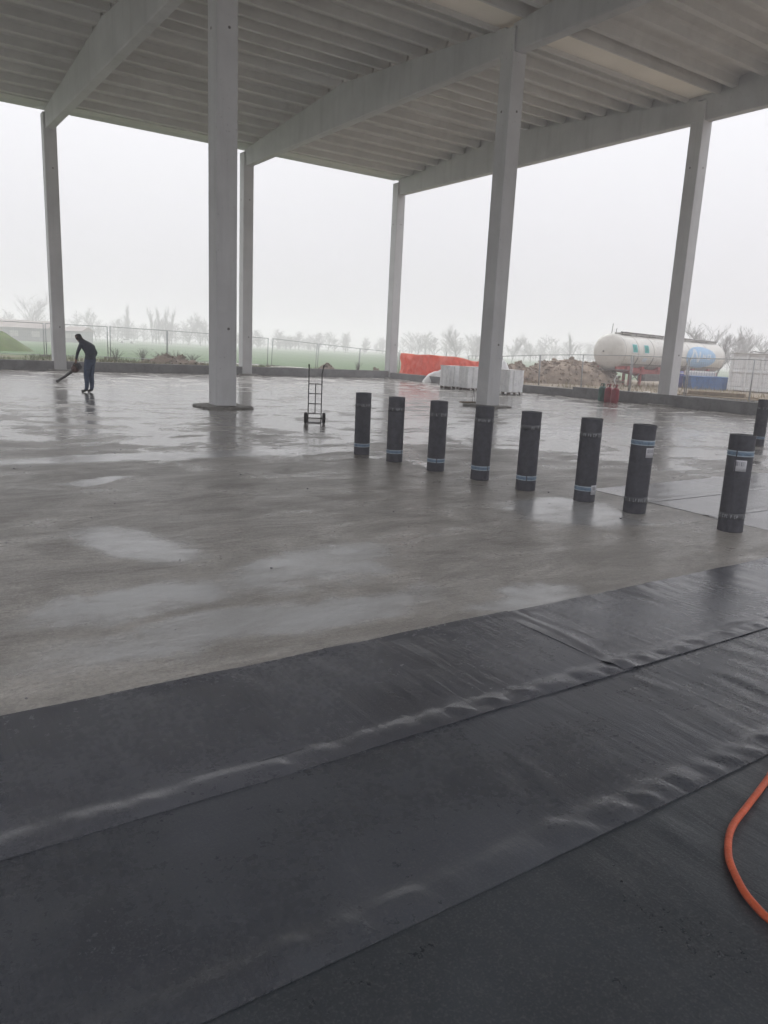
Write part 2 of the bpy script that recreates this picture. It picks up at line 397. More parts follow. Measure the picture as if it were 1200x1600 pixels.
# ------------------------------------------------------------------ the hall
hall = thing('industrial_hall', 'open sided precast concrete hall with tall columns, deep beams and ribbed roof', 'building', (0, 0, 0))
ZB, ZE, SL, HU = 10.74, 11.52, .08, .28            # beam soffit, beam top at its ends, roof slope, half column
cm = MB().cbox((-HU, -HU, 0), (HU, HU, ZB), .02)
cm.cbox((-HU, -HU, ZB), (-HU + .085, HU, ZE - .1), .012); cm.cbox((HU - .085, -HU, ZB), (HU, HU, ZE - .1), .012)
col_me = cm.mesh('column', 'precast')
hole_me = MB().lathe([(.0, .0), (.032, .0), (.036, .002), (.036, -.01)], 12).mesh('socket_hole', 'tank_dark')
adj = {(-2, 0): (-.05, .03), (-1, 0): (-.09, -.01), (-2, 1): (.20, .0), (-1, 1): (-.08, -.05), (0, 1): (.1, .04)}
for i in range(-4, 1):
    for j in range(3):
        dx, dy = adj.get((i, j), (0, 0))
        co_ = inst('column', col_me, (i * BAY + dx, -j * SPAN + dy, 0), parent=hall)
        for z, face in ((2.05, 1), (9.1, 0), (9.1, 1)): inst('socket_hole', hole_me, (-HU - .001, .06, z) if face == 0 else (.05, -HU - .001, z), (0, rad(-90), 0) if face == 0 else (rad(90), 0, 0), co_)
# double-tapered beams, one per span: soffit level, top rising to mid-span
def beam_mesh():
    hb = .19; b = MB(); n = 12; ch = .03
    rows = []
    for k in range(n + 1):
        y = -.16 - (SPAN - .32) * k / n; d = min(-y, SPAN + y); zt = ZE + SL * d
        rows.append([(-hb + ch, y, ZB), (hb - ch, y, ZB), (hb, y, ZB + ch), (hb, y, zt), (-hb, y, zt), (-hb, y, ZB + ch)])
    v = [p for r in rows for p in r]; f = [tuple(range(6)), tuple(range(6 * n + 5, 6 * n - 1, -1))]
    for k in range(n):
        for j in range(6): f.append((k * 6 + j, k * 6 + 6 + j, k * 6 + 6 + (j + 1) % 6, k * 6 + (j + 1) % 6))
    return b.add(v, f).mesh('beam', 'precast')
bme = beam_mesh()
for i in range(-4, 1):
    for j in range(2):
        o = inst('beam', bme, (i * BAY, -j * SPAN, 0), parent=hall)
        a = adj.get((i, j), (0, 0))[0]; b_ = adj.get((i, j + 1), (0, 0))[0]
        o.location.x = i * BAY + a; o.rotation_euler.z = math.atan2(b_ - a, SPAN)
# roof panels: double-ribbed slabs spanning beam to beam
RIBH, HALF = .36, (SPAN / 2 - .70)
PW = HALF / 4
pm = MB().box((-BAY / 2 + .001, -PW / 2 + .006, RIBH), (BAY / 2 - .001, PW / 2 - .006, RIBH + .07)).mesh('roof_panel', 'roof_concrete')
rb = MB(); L2 = BAY / 2 - .04
rb.add([(sx * L2, sy * wz, z) for sx in (-1, 1) for z, wz in ((0.004, .095), (RIBH * .8, .13), (RIBH + .004, .24)) for sy in (-1, 1)],
       [(0, 1, 7, 6), (2, 0, 6, 8), (4, 2, 8, 10), (1, 3, 9, 7), (3, 5, 11, 9), (0, 2, 3, 1), (2, 4, 5, 3), (6, 7, 9, 8), (8, 9, 11, 10), (4, 10, 11, 5)])
rib_me = rb.mesh('rib', 'roof_concrete')
ang = math.atan(SL)
for i in range(-4, 0):
    for j in range(2):
        for h in range(2):
            for k in range(4):
                d = .70 + PW * (k + .5)
                v = d if h == 0 else SPAN - d
                o = inst('roof_panel', pm, ((i + .5) * BAY, -(j * SPAN + v), ZE + SL * d), ((-ang if h == 0 else ang), 0, 0), hall)
                for s in (-1, 1): inst('rib', rib_me, (0, s * PW / 4, 0), (0, 0, 0), o)
    for j in range(3):     # flat pale sheets over the valley between two roof slopes
        y = -j * SPAN
        vm = MB().box((-BAY / 2 + .01, -.62, ZE + .16), (BAY / 2 - .01, .62, ZE + .2)) if j == 1 else MB().box((-BAY / 2 + .01, -.75, ZE + .16), (BAY / 2 - .01, .62, ZE + .36))
        o = vm.build('valley_sheet' if j == 1 else 'edge_panel', 'valley_sheet' if j == 1 else 'roof_concrete', hall); o.location = ((i + .5) * BAY, y, 0)
        if j == 1:
            for s in (-1, 1): MB().box((-BAY / 2 + .002, -.04, ZE + .003), (BAY / 2 - .002, .04, ZE + .45)).build('valley_upstand', 'roof_concrete', hall).location = ((i + .5) * BAY, y + s * .67, 0)
    for j, s in ((0, 1), (2, -1)):   # edge lintels along the open ends
        MB().cbox((-BAY / 2 + .005, -.26, ZE + .15), (BAY / 2 - .005, .26, ZE + .95), .02).build('edge_lintel', 'precast', hall).location = ((i + .5) * BAY, -j * SPAN + s * .18, 0)
for i in range(-3, 0): MB().box((i * BAY - .15, -SPAN - .7, ZE + .205), (i * BAY + .15, -SPAN + .7, ZE + .24)).build('joint_cover', 'roof_concrete', hall)
MB().cbox((-.004, -.08, ZE + .155), (.30, .44, ZE + .945), .02).build('edge_lintel', 'precast', hall)
for j in range(2):   # sloping side fascias closing the rib ends at the right and left edges
    for x in (-.004, -4 * BAY - .296):
        y0 = -j * SPAN; q = [(y0 - .0, ZE), (y0 - SPAN / 2, ZE + SL * SPAN / 2), (y0 - SPAN, ZE)]
        v = [(xx, y, z + dz) for xx in (x, x + .3) for dz in (.004, .5) for y, z in q]
        MB().add(v, [(0, 1, 4, 3), (1, 2, 5, 4), (6, 9, 10, 7), (7, 10, 11, 8), (0, 6, 7, 1), (1, 7, 8, 2), (3, 4, 10, 9), (4, 5, 11, 10), (0, 3, 9, 6), (2, 8, 11, 5)]).build('side_fascia', 'precast', hall)
# rough square pads around the free-standing columns
def pad(x, y, s, h, seed):
    r = random.Random(seed); v = []; n = 24
    for z, k in ((0, 1), (h * .7, .985), (h, .94)):
        for t in range(n):
            a = 2 * math.pi * t / n; q = 1 / max(abs(math.cos(a)), abs(math.sin(a))); q = min(q, 1.3)
            d = s * q * k * (1 + r.uniform(-.035, .035)); v.append((d * math.cos(a), d * math.sin(a), z + (r.uniform(-.012, .012) if z else 0)))
    f = [tuple(range(2 * n, 3 * n))]
    for k in range(2):
        for t in range(n): f.append((k * n + t, k * n + (t + 1) % n, (k + 1) * n + (t + 1) % n, (k + 1) * n + t))
    o = MB().add(v, f).build('column_pad', 'pad_concrete', hall); o.location = (x, y, 0)
pad(-2 * BAY + .2, -SPAN, .68, .06, 1); pad(-BAY - .08, -SPAN - .05, .64, .07, 2)
pad(.0, -SPAN + .04, .55, .07, 3); pad(-.05, 0, .55, .07, 4); pad(-BAY - .09, 0, .6, .07, 5); pad(-2 * BAY - .05, 0, .6, .07, 6)

# low perimeter walls
def wall(label, a, b):
    o = MB().cbox(a, b, .012).build('perimeter_wall', 'wall_concrete'); return tag(o, label, 'wall')
wall('long low grey concrete wall under the far open edge of the hall', (-4 * BAY, -.20, 0), (-.3, .05, .46))
wall('lower stretch of grey concrete wall behind the wrapped pallets', (-.2, -15.2, 0), (.05, .0, .36))
wall('taller stretch of low grey wall behind the gas cylinders on the right', (-.203, -42, 0), (.055, -15.2, .47))

# ------------------------------------------------------------------ membrane sheets
def sheet(label, x0, x1, ytop, width, material, z0, seed, lap=True, step=.05, wet=False, endlap=0., under=False):
    """ytop: far edge (world y); the near edge laps over the next sheet"""
    nx = int((x1 - x0) / step) + 1; ny = int(width / .024) + 1
    s = np.linspace(x0, x1, nx)[:, None]; wv = np.linspace(0, width, ny)[None]
    s, wv = np.broadcast_arrays(s, wv)
    amp = .4 if wet else 1.
    z = z0 + .0032 * amp * vn(s * .8, wv * 1.6, seed) + .0016 * amp * vn(s * 3.1, wv * 2.2, seed + 1)
    msk = np.clip(vn(s * .9, wv * 1.3, seed + 2) * 1.5 + .1, 0, 1)
    z = z + .0040 * amp * msk * vn(s * 13 + wv * 3.0, wv * 1.4, seed + 3) + .0028 * amp * sst(wv, .02, .12) * sst(.55 + .25 * vn(s * .8, 0 * s, seed + 11), wv, wv + .3) * vn(s * 9 - wv * 2, wv * 1.2, seed + 12)
    if under: z = z0 + (z - z0) * (.2 + .8 * sst(wv, .10, .24))      # lies flat where the next sheet laps over it
    if lap:
        e = width - wv; band = sst(e + .012 * vn(s * 7, 0 * s, seed + 21) + .008 * vn(s * 15, 0 * s, seed + 22), .165, .07) * (.35 if wet else 1.)
        z = z + .0065 * band + 0.0082 * band * sst(e, .0, .05) * (.55 + vn(s * 14.5 + 1.2 * vn(s * 2, wv, seed + 6) + e * 4, e * 2.5, seed + 4)) + .0022 * np.exp(-((e - .125 - .012 * vn(s * 3, 0 * s, seed + 13)) / .03) ** 2) * (1 + .9 * vn(s * 5.5, 0 * s, seed + 5))
        z = z - .004 * np.exp(-((e - .24) / .07) ** 2) * sst(vn(s * .5, 0 * s, seed + 8), -.3, .4)
    z = z + (0 if under else 1) * .0025 * (1 + vn(s * 4, 0 * s, seed + 7)) * np.exp(-(wv / .05) ** 2)
    if endlap: z = z + .0015 * sst(s, x0 + .14, x0 + .05) + .006 * np.exp(-((s - x0 - .10 - .02 * np.sin(wv * 5)) / .035) ** 2) * (.4 + .6 * sst(wv, .1, .4))
    z = np.maximum(z, z0 * .6)
    yw = ytop - wv + .006 * vn(s * .9, 0 * s, seed + 9)
    V = np.stack([s, yw, z], -1).reshape(-1, 3).tolist(); F = grid_faces(nx, ny)
    # skirt so that the sheet has an edge with depth
    nb = len(V); rim = [(i, 0) for i in range(nx)] + [(nx - 1, j) for j in range(1, ny)] + [(i, ny - 1) for i in range(nx - 2, -1, -1)] + [(0, j) for j in range(ny - 2, 0, -1)]
    for i, j in rim:
        q = V[i * ny + j]; V.append([q[0], q[1], max(.0005, q[2] - .0045)])
    n = len(rim)
    for k in range(n):
        a = rim[k][0] * ny + rim[k][1]; b = rim[(k + 1) % n][0] * ny + rim[(k + 1) % n][1]; F.append((a, b, nb + (k + 1) % n, nb + k))
    me = mesh_from('membrane_sheet', V, F, material, True)
    me.set_sharp_from_angle(angle=rad(50))
    return tag(link(bpy.data.objects.new('membrane_sheet', me)), label, 'membrane', 'membrane sheets laid on the floor')
sheet('far dark membrane strip bordering bare wet concrete, left of the end seam', -29.5, -23.40, -35.70, 1.05, 'membrane_a', .006, 20, step=.022)
sheet('far membrane strip right of the wrinkled end seam, greyer than its neighbour', -23.48, -15, -35.72, 1.03, 'membrane_d', .0075, 40, endlap=1, step=.022)
sheet('second membrane strip from the concrete, between the two long lap seams', -29.5, -16, -36.60, 1.07, 'membrane_b', .004, 60, step=.022, under=True)
sheet('nearest membrane strip at the bottom of the picture, with the orange hose', -29.5, -16, -37.55, 1.08, 'membrane_c', .0025, 80, step=.022, under=True)
sheet('membrane strip under the photographer below the frame', -31, -13, -38.5, 1.08, 'membrane_c', .0015, 100, step=.1)
sheet('far wet membrane strip on the right beyond the standing rolls', -18.97, -9, -32.60, .93, 'membrane_wet', .006, 120, wet=True, step=.08)
sheet('middle wet membrane strip on the right, between two seams', -18.95, -9, -33.43, 1.0, 'membrane_wet', .0045, 140, wet=True, step=.08)
sheet('near wet membrane strip on the right behind the last standing roll', -18.99, -9, -34.34, .96, 'membrane_wet', .003, 160, wet=True, step=.08)

# ------------------------------------------------------------------ bitumen rolls
RR, RHT = .128, 1.01
def roll_meshes():
    b = MB(); n = 40
    # outer skin with a lap line, slightly out of round, and a wound spiral end
    prof = [(RR - .004, 0), (RR, .004), (RR, RHT - .004), (RR - .004, RHT)]
    b.lathe(prof, n)
    body = b.mesh('roll_body', 'roll_felt', False)
    e = MB(); turns = 7; k = turns * 30
    for z0, flip in ((RHT, 0),):
        v = []; f = []
        for i in range(k + 1):
            t = 2 * math.pi * i / 30; r = .03 + (RR - .035) * i / k
            for dr, dz in ((0, -.001), (.0022, -.012), (.0065, -.012), (.009, -.001)):
                v.append(((r + dr) * math.cos(t), (r + dr) * math.sin(t), z0 + (dz if not flip else -dz * .1)))
        for i in range(k):
            for j in range(3): f.append((i * 4 + j, i * 4 + j + 1, i * 4 + 5 + j, i * 4 + 4 + j))
        e.add(v, f)
    end = e.mesh('wound_end', 'roll_end', False)
    lap = MB().box((-.006, RR - .002, .002), (.006, RR + .004, RHT - .002)).mesh('lap_edge', 'roll_felt')
    return body, end, lap
rbody, rend, rlap = roll_meshes()
def band_mesh(name, z0, z1, dr, material, a0=0., a1=2 * math.pi):
    b = MB(); b.lathe([(RR + .0004, z0), (RR + dr, z0 + .001), (RR + dr, z1 - .001), (RR + .0004, z1)], 40, None, a0, a1); return b.mesh(name, material, True)
def glyph_mesh(z0, h, seed, dr, dens=1., a_from=0., a_to=2 * math.pi):
    """a worn line of small printed marks round the roll"""
    r = random.Random(seed); b = MB(); a = a_from
    while a < a_to:
        wd = r.uniform(.10, .20)
        if r.random() < .82 * dens:
            kind = r.randrange(4); R_ = RR + dr
            def q(a0, a1, zz0, zz1):
                pts = [(a0, zz0), (a1, zz0), (a1, zz1), (a0, zz1)]
                b.add([(R_ * math.cos(t), R_ * math.sin(t), z) for t, z in pts], [(0, 1, 2, 3)])
            st = .035
            q(a, a + st, z0, z0 + h)
            if kind in (0, 2): q(a + st, a + wd * .7, z0 + h * .8, z0 + h)
            if kind in (0, 1): q(a + st, a + wd * .7, z0, z0 + h * .2)
            if kind == 2: q(a + wd * .7 - st, a + wd * .7, z0 + h * .4, z0 + h * .8); q(a + st, a + wd * .7, z0 + h * .38, z0 + h * .52)
            if kind == 3: q(a + wd * .7 - st, a + wd * .7, z0, z0 + h)
        a += wd + r.choice((.02, .03, .05, .16))
    return b.mesh('printed_marks', 'print_white')
ORD = ['first', 'second', 'third', 'fourth', 'fifth', 'sixth', 'seventh', 'eighth', 'ninth', 'tenth', 'eleventh', 'twelfth']
def roll(x, y, label, flip, seed, sticker=None, tilt=0.):
    r = random.Random(seed)
    t = thing('bitumen_roll', label, 'roll', (x, y, .001), 0, 'bitumen rolls standing on end')
    t.rotation_euler = (r.uniform(-.009, .009), r.uniform(-.009, .009), 0); t.scale = (r.uniform(.97, 1.03), r.uniform(.97, 1.03), r.uniform(.99, 1.01))
    rz = r.uniform(0, 6.28)
    body = inst('roll_body', rbody, parent=t); inst('wound_end', rend, rot=(0, 0, rz), parent=t)
    inst('lap_edge', rlap, rot=(0, 0, rz), parent=t)
    toc = math.atan2(CAM.y - y, CAM.x - x)
    zt, zb_ = (.815 + r.uniform(-.008, .008), .165 + r.uniform(-.01, .01))
    ztape, zprint = (zt, zb_) if flip else (zb_, zt)
    tp = inst('tape', band_mesh('tape', ztape - .026, ztape + .026, .0022, 'tape_blue'), parent=t)
    for dz in (-.023, .023): inst('tape_edge', band_mesh('tape_edge', ztape + dz - .006, ztape + dz + .006, .0034, 'tape_clear'), parent=tp)
    fm = inst('printed_film', band_mesh('printed_film', zprint - .032, zprint + .032, .0018, 'film_dull'), rot=(0, 0, r.uniform(-.3, .3)), parent=t)
    inst('printed_marks', glyph_mesh(zprint - .018, .036, seed, .0032, .95), parent=fm)['kind'] = 'stuff'
    if flip: inst('film_edge', band_mesh('film_edge', .572, .58, .0016, 'film_dull'), parent=t)
    if sticker:
        a, z, ww, hh = sticker; a += toc; da = ww / RR / 2
        st = inst('label_sticker', band_mesh('label_sticker', z - hh / 2, z + hh / 2, .004, 'label_white', a - da, a + da), parent=t)
        b = MB(); R_ = RR + .0048; rr2 = random.Random(seed + 5); aa = a - da * .8
        def q(a0, a1, z0, z1): b.add([(R_ * math.cos(u_), R_ * math.sin(u_), z_) for u_, z_ in ((a0, z0), (a1, z0), (a1, z1), (a0, z1))], [(0, 1, 2, 3)])
        while aa < a + da * .75:
            wd = rr2.uniform(.012, .05); q(aa, aa + wd, z - hh * .02, z + hh * .38); aa += wd + rr2.uniform(.02, .06)
        for k in range(3): q(a - da * .75, a + da * rr2.uniform(.2, .8), z - hh * (.16 + .1 * k) - .003, z - hh * (.16 + .1 * k))
        inst('sticker_print', b.mesh('sticker_print', 'label_ink'), parent=st)
    return t
RP = [(-20.26, -28.85), (-20.17, -29.67), (-20.07, -30.6), (-19.94, -31.44), (-19.87, -32.27), (-19.68, -33.1), (-19.64, -33.82), (-19.42, -34.88)]
RL = ['black bitumen roll farthest left in the standing row, blue tape near its foot',
      'second bitumen roll from the left in the row, blue tape near its foot',
      'third bitumen roll from the left in the row, blue tape near its foot',
      'fourth bitumen roll from the left, standing in front of the inner column base',
      'fifth bitumen roll from the left in the row, just right of the inner column',
      'sixth bitumen roll from the left, small white sticker beside its low blue tape',
      'seventh bitumen roll from the left, blue tape high up and white sticker at its edge',
      'nearest and tallest looking bitumen roll at right, white sticker under high blue tape']
for k, (x, y) in enumerate(RP):
    st = {5: (.95, .15, .10, .115), 6: (.80, .705, .11, .11), 7: (.12, .700, .115, .115)}.get(k)
    roll(x, y, RL[k], k >= 6, 50 + k, st, 0)
roll(-10.31, -29.95, 'lone bitumen roll farther back at the right edge, partly behind the nearest roll', False, 70, (-.75, .16, .10, .1))

# ------------------------------------------------------------------ orange hose
def catmull(pts, n=10):
    pts = [Vector(p) for p in pts]; P_ = [pts[0]] + pts + [pts[-1]]; out = []
    for i in range(1, len(P_) - 2):
        a, b, c, d = P_[i - 1:i + 3]
        for k in range(n):
            t = k / n; out.append(.5 * ((2 * b) + (c - a) * t + (2 * a - 5 * b + 4 * c - d) * t * t + (3 * b - 3 * c + d - a) * t ** 3))
    return out + [pts[-1]]
hp = [(-20.2, -37.15, .028), (-21.6, -37.35, .03), (-22.9, -37.58, .034), (-23.55, -37.70, .032), (-23.87, -37.79, .026), (-24.11, -37.85, .024), (-24.32, -37.905, .024), (-24.47, -37.985, .024), (-24.56, -38.07, .024), (-24.625, -38.16, .024), (-24.655, -38.27, .024), (-24.62, -38.45, .024), (-24.4, -38.75, .024), (-23.9, -39.2, .022), (-23.0, -39.5, .018)]
o = MB().tube(catmull([(a_, b_, c_ - .004) for a_, b_, c_ in hp], 12), .0130, 12).build('gas_hose', 'hose_orange', None, True)
tag(o, 'orange rubber hose curling over the dark membrane at lower right', 'hose')

# loose crumbs of concrete and bitumen on the floor
gb = MB(); r = random.Random(99)
for k in range(110):
    x, y = r.uniform(-29, -15), r.uniform(-35.6, -24); s_ = r.choice((.003, .004, .005, .006, .009))
    M = Matrix.Translation((x, y, s_ * .35)) @ Matrix.Rotation(r.uniform(0, 6.3), 4, 'Z')
    c8 = [M @ Vector((sx * s_ * r.uniform(.6, 1.3), sy * s_ * r.uniform(.6, 1.3), sz * s_ * r.uniform(.3, .7))) for sx in (-1, 1) for sy in (-1, 1) for sz in (-1, 1)]
    gb.add(c8, [(0, 1, 3, 2), (4, 6, 7, 5), (0, 4, 5, 1), (2, 3, 7, 6), (0, 2, 6, 4), (1, 5, 7, 3)])
tag(gb.build('grit', 'label_ink'), 'dark crumbs of grit scattered over the wet concrete', 'grit', kind='stuff')

# ------------------------------------------------------------------ hand truck
ht = thing('hand_truck', 'black tubular steel hand truck with two wheels standing on wet floor', 'hand truck', (-18.61, -24.2, 0), -YAW + rad(9))
for s in (-1, 1):
    MB().tube(catmull([(s * .148, 0, .02), (s * .148, -.005, .6), (s * .147, -.005, 1.08), (s * .15, -.012, 1.13), (s * (.160 if s > 0 else .150), -.035, 1.2), (s * (.178 if s > 0 else .152), -.06, 1.29)], 6), .0125, 8).build('side_rail', 'black_steel', ht, True)
    MB().tube([(s * (.173 if s > 0 else .152), -.052, 1.26), (s * (.183 if s > 0 else .153), -.066, 1.315)], .017, 8).build('grip', 'rubber', ht, True)
for z in (.884, .666, .44, .216): MB().tube([(-.148, -.003, z), (.148, -.003, z)], .0105, 8).build('cross_bar', 'black_steel', ht, True)
MB().tube([(.008, -.003, .216), (.008, -.003, .884)], .011, 8).build('centre_bar', 'black_steel', ht, True)
MB().tube([(-.25, -.10, .125), (.25, -.10, .125)], .012, 8).build('axle', 'black_steel', ht, True)
for s in (-1, 1):
    MB().tube([(s * .148, 0, .216), (s * .15, -.10, .125), (s * .148, 0, .04)], .01, 6).build('axle_bracket', 'black_steel', ht, True)
    wl = inst('wheel', MB().lathe([(.05, -.03), (.085, -.038), (.115, -.034), (.125, -.015), (.125, .015), (.115, .034), (.085, .038), (.05, .03), (.05, -.03)], 28, Matrix.Rotation(rad(90), 4, 'Y')).mesh('tyre', 'rubber', True), (s * .205, -.10, .126), (0, 0, rad(-4)), ht)
    inst('rim', MB().lathe([(.012, -.034), (.05, -.02), (.05, .02), (.012, .034), (.012, -.034)], 18, Matrix.Rotation(rad(90), 4, 'Y')).mesh('rim', 'black_steel', True), parent=wl)
MB().cbox((-.165, -.01, .008), (.165, .17, .018), .004).build('toe_plate', 'black_steel', ht)

# ------------------------------------------------------------------ the worker with the leaf blower
def skin_figure(verts, edges, radii, root, sub=2):
    me = bpy.data.meshes.new('tmp'); me.from_pydata(verts, edges, []); ob = bpy.data.objects.new('tmp', me); C.objects.link(ob)
    sk = ob.modifiers.new('skin', 'SKIN'); sk.use_smooth_shade = True
    for i, r in enumerate(radii):
        d = me.skin_vertices[0].data[i]; d.radius = r if isinstance(r, tuple) else (r, r); d.use_root = (i == root)
    ss = ob.modifiers.new('sub', 'SUBSURF'); ss.levels = sub; ss.render_levels = sub
    dg = bpy.context.evaluated_depsgraph_get(); out = bpy.data.meshes.new_from_object(ob.evaluated_get(dg))
    bpy.data.objects.remove(ob); return out
def person():
    loc = (-21.40, -14.82, 0)
    # local: x forward (towards the picture's left), y to the worker's left (towards the camera), z up
    root = thing('person', 'worker in dark jacket and blue jeans stooping over a leaf blower', 'person', loc, math.pi - YAW - rad(14))
    V = []; E = []; R_ = []
    def add(p, r, par=None):
        V.append(p); R_.append(r)
        if par is not None: E.append((par, len(V) - 1))
        return len(V) - 1
    pel = add((-.09, 0, .99), (.165, .14))
    wai = add((-.11, 0, 1.12), (.165, .14), pel)
    che = add((-.085, 0, 1.30), (.20, .17), wai)
    upc = add((.05, 0, 1.44), (.18, .145), che)
    nek = add((.18, 0, 1.53), .085, upc)
    hd1 = add((.255, 0, 1.60), (.10, .10), nek)
    hd2 = add((.30, 0, 1.675), (.105, .108), hd1)
    hd3 = add((.315, 0, 1.755), (.075, .082), hd2)
    nose = None
    for s in (-1, 1):
        h = add((-.075, s * .09, .90), .115, pel)
        k = add((-.02 + s * .03, s * .08, .50), .082, h)
        c = add((-.045 + s * .03, s * .08, .32), .075, k)
        a = add((-.02 + s * .035, s * .08, .085), .06, c)
        t = add((.055 + s * .035, s * .09, .045), (.045, .036), a)
        add((.15 + s * .035, s * .10, .035), (.042, .028), t)
    # left arm reaching down to the blower handle (nearer the camera), right arm bent, hand on hip
    sh = add((.07, .185, 1.45), .07, upc); el = add((.18, .215, 1.20), .052, sh); wr = add((.295, .14, .985), .036, el)
    pl = add((.325, .115, .925), (.04, .024), wr)
    sh2 = add((-.01, -.19, 1.42), .07, upc); el2 = add((-.14, -.255, 1.19), .056, sh2); wr2 = add((-.04, -.215, 1.05), .038, el2)
    pl2 = add((.0, -.19, 1.01), (.038, .024), wr2)
    for base, pts in ((pl, [((.335, .135, .895), (.345, .128, .868), (.335, .105, .85)), ((.352, .128, .90), (.366, .118, .872), (.356, .096, .855)), ((.318, .140, .892), (.322, .135, .862), (.314, .112, .845)), ((.300, .138, .895), (.302, .132, .868), (.297, .112, .852)), ((.352, .098, .92), (.372, .085, .90), (.372, .07, .88))]),
                      (pl2, [((.03, -.175, 1.0), (.05, -.155, .985), (.05, -.135, .97)), ((.028, -.185, .985), (.045, -.165, .965), (.045, -.145, .95)), ((.022, -.195, .97), (.036, -.178, .945), (.036, -.16, .93)), ((.01, -.2, .962), (.022, -.188, .935), (.024, -.172, .92)), ((.02, -.165, 1.035), (.045, -.145, 1.035), (.055, -.13, 1.02))])):
        for f3 in pts:
            pr_ = base
            for q, rr in zip(f3, (.0105, .0095, .0085)): pr_ = add(q, rr, pr_)
    me = skin_figure(V, E, R_, pel)
    for n in ('cloth_navy', 'cloth_jeans', 'skin', 'hair', 'shoe'): me.materials.append(MATS[n])
    for p in me.polygons:
        c = p.center
        mi = 0
        if c.z < 1.02 and abs(c.y) < .24 and c.x < .16: mi = 1
        if c.z < .085: mi = 4
        if c.x > .265 and c.z < 1.0 and c.y > 0 and c.z > .3: mi = 2
        if c.y < -.12 and c.x > -.045 and .88 < c.z < 1.06 and c.x < .09 and c.y > -.30 and (c.x > -.01): mi = 2
        if c.z > 1.54 and c.x > .23: mi = 2
        if (c.z > 1.57 and c.x < .33) or c.z > 1.705: mi = 3
        p.material_index = mi
    body = link(bpy.data.objects.new('body', me), root)
    # face and clothing details as children of the figure
    hd = MB()
    hd.add([(.40, 0, 1.68), (.385, -.016, 1.645), (.385, .016, 1.645), (.421, 0, 1.635), (.385, 0, 1.63)], [(0, 1, 3), (0, 3, 2), (3, 1, 4), (2, 3, 4)])
    hd.build('nose', 'skin', root, True)
    for s in (-1, 1):
        MB().lathe([(.0, -.008), (.012, -.006), (.022, 0), (.012, .006), (.0, .008)], 12, Matrix.Translation((.28, s * .10, 1.66)) @ Matrix.Rotation(rad(90), 4, 'X') @ Matrix.Diagonal((.8, 1.3, 1, 1))).build('ear', 'skin', root, True)
        MB().lathe([(0, -.009), (.007, -.005), (.009, 0), (.007, .005), (0, .009)], 10, Matrix.Translation((.391, s * .032, 1.685))).build('eye', 'hair', root, True)
    MB().box((.38, -.022, 1.605), (.39, .022, 1.611)).build('mouth', 'shoe', root)
    hem = MB().lathe([(.168, 0), (.176, .02), (.17, .045)], 24, Matrix.Translation((-.10, 0, 1.0)) @ Matrix.Diagonal((.86, 1.06, 1, 1))); hem.build('jacket_hem', 'cloth_navy', root, True)
    return root
per = person()
def blower():
    root = thing('leaf_blower', 'handheld leaf blower held low, its dark tube aimed at the wet floor', 'leaf blower', (-21.40, -14.82, 0), math.pi - YAW - rad(14))
    M = Matrix.Translation((.37, .10, .70)) @ Matrix.Rotation(rad(35), 4, 'Y')
    MB().lathe([(0, -.10), (.07, -.10), (.115, -.06), (.125, 0), (.115, .055), (.07, .085), (0, .085)], 24, M @ Matrix.Rotation(rad(90), 4, 'X')).build('fan_housing', 'blower_red', root, True)
    MB().cbox((-.02, -.09, -.10), (.0, .09, .10), .008, M @ Matrix.Translation((-.12, 0, 0))).build('engine_cover', 'blower_grey', root)
    MB().cbox((-.20, -.075, -.075), (-.10, .075, .085), .02, M).build('engine_block', 'blower_grey', root)
    MB().tube(catmull([(.27, .10, .80), (.27, .10, .87), (.30, .11, .885), (.36, .105, .875), (.43, .10, .83), (.45, .10, .78)], 6), .0155, 10).build('handle', 'blower_grey', root, True)
    tb = MB().tube([(.42, .12, .66), (.50, .125, .60), (.70, .13, .465), (.92, .135, .335), (1.0, .137, .285)], [.052, .045, .04, .037, .046], 16, caps=False).build('blower_tube', 'blower_grey', root, True)
    MB().tube([(.985, .1366, .294), (1.01, .137, .279)], [.049, .051], 16).build('nozzle_ring', 'black_steel', tb, True)
blower()

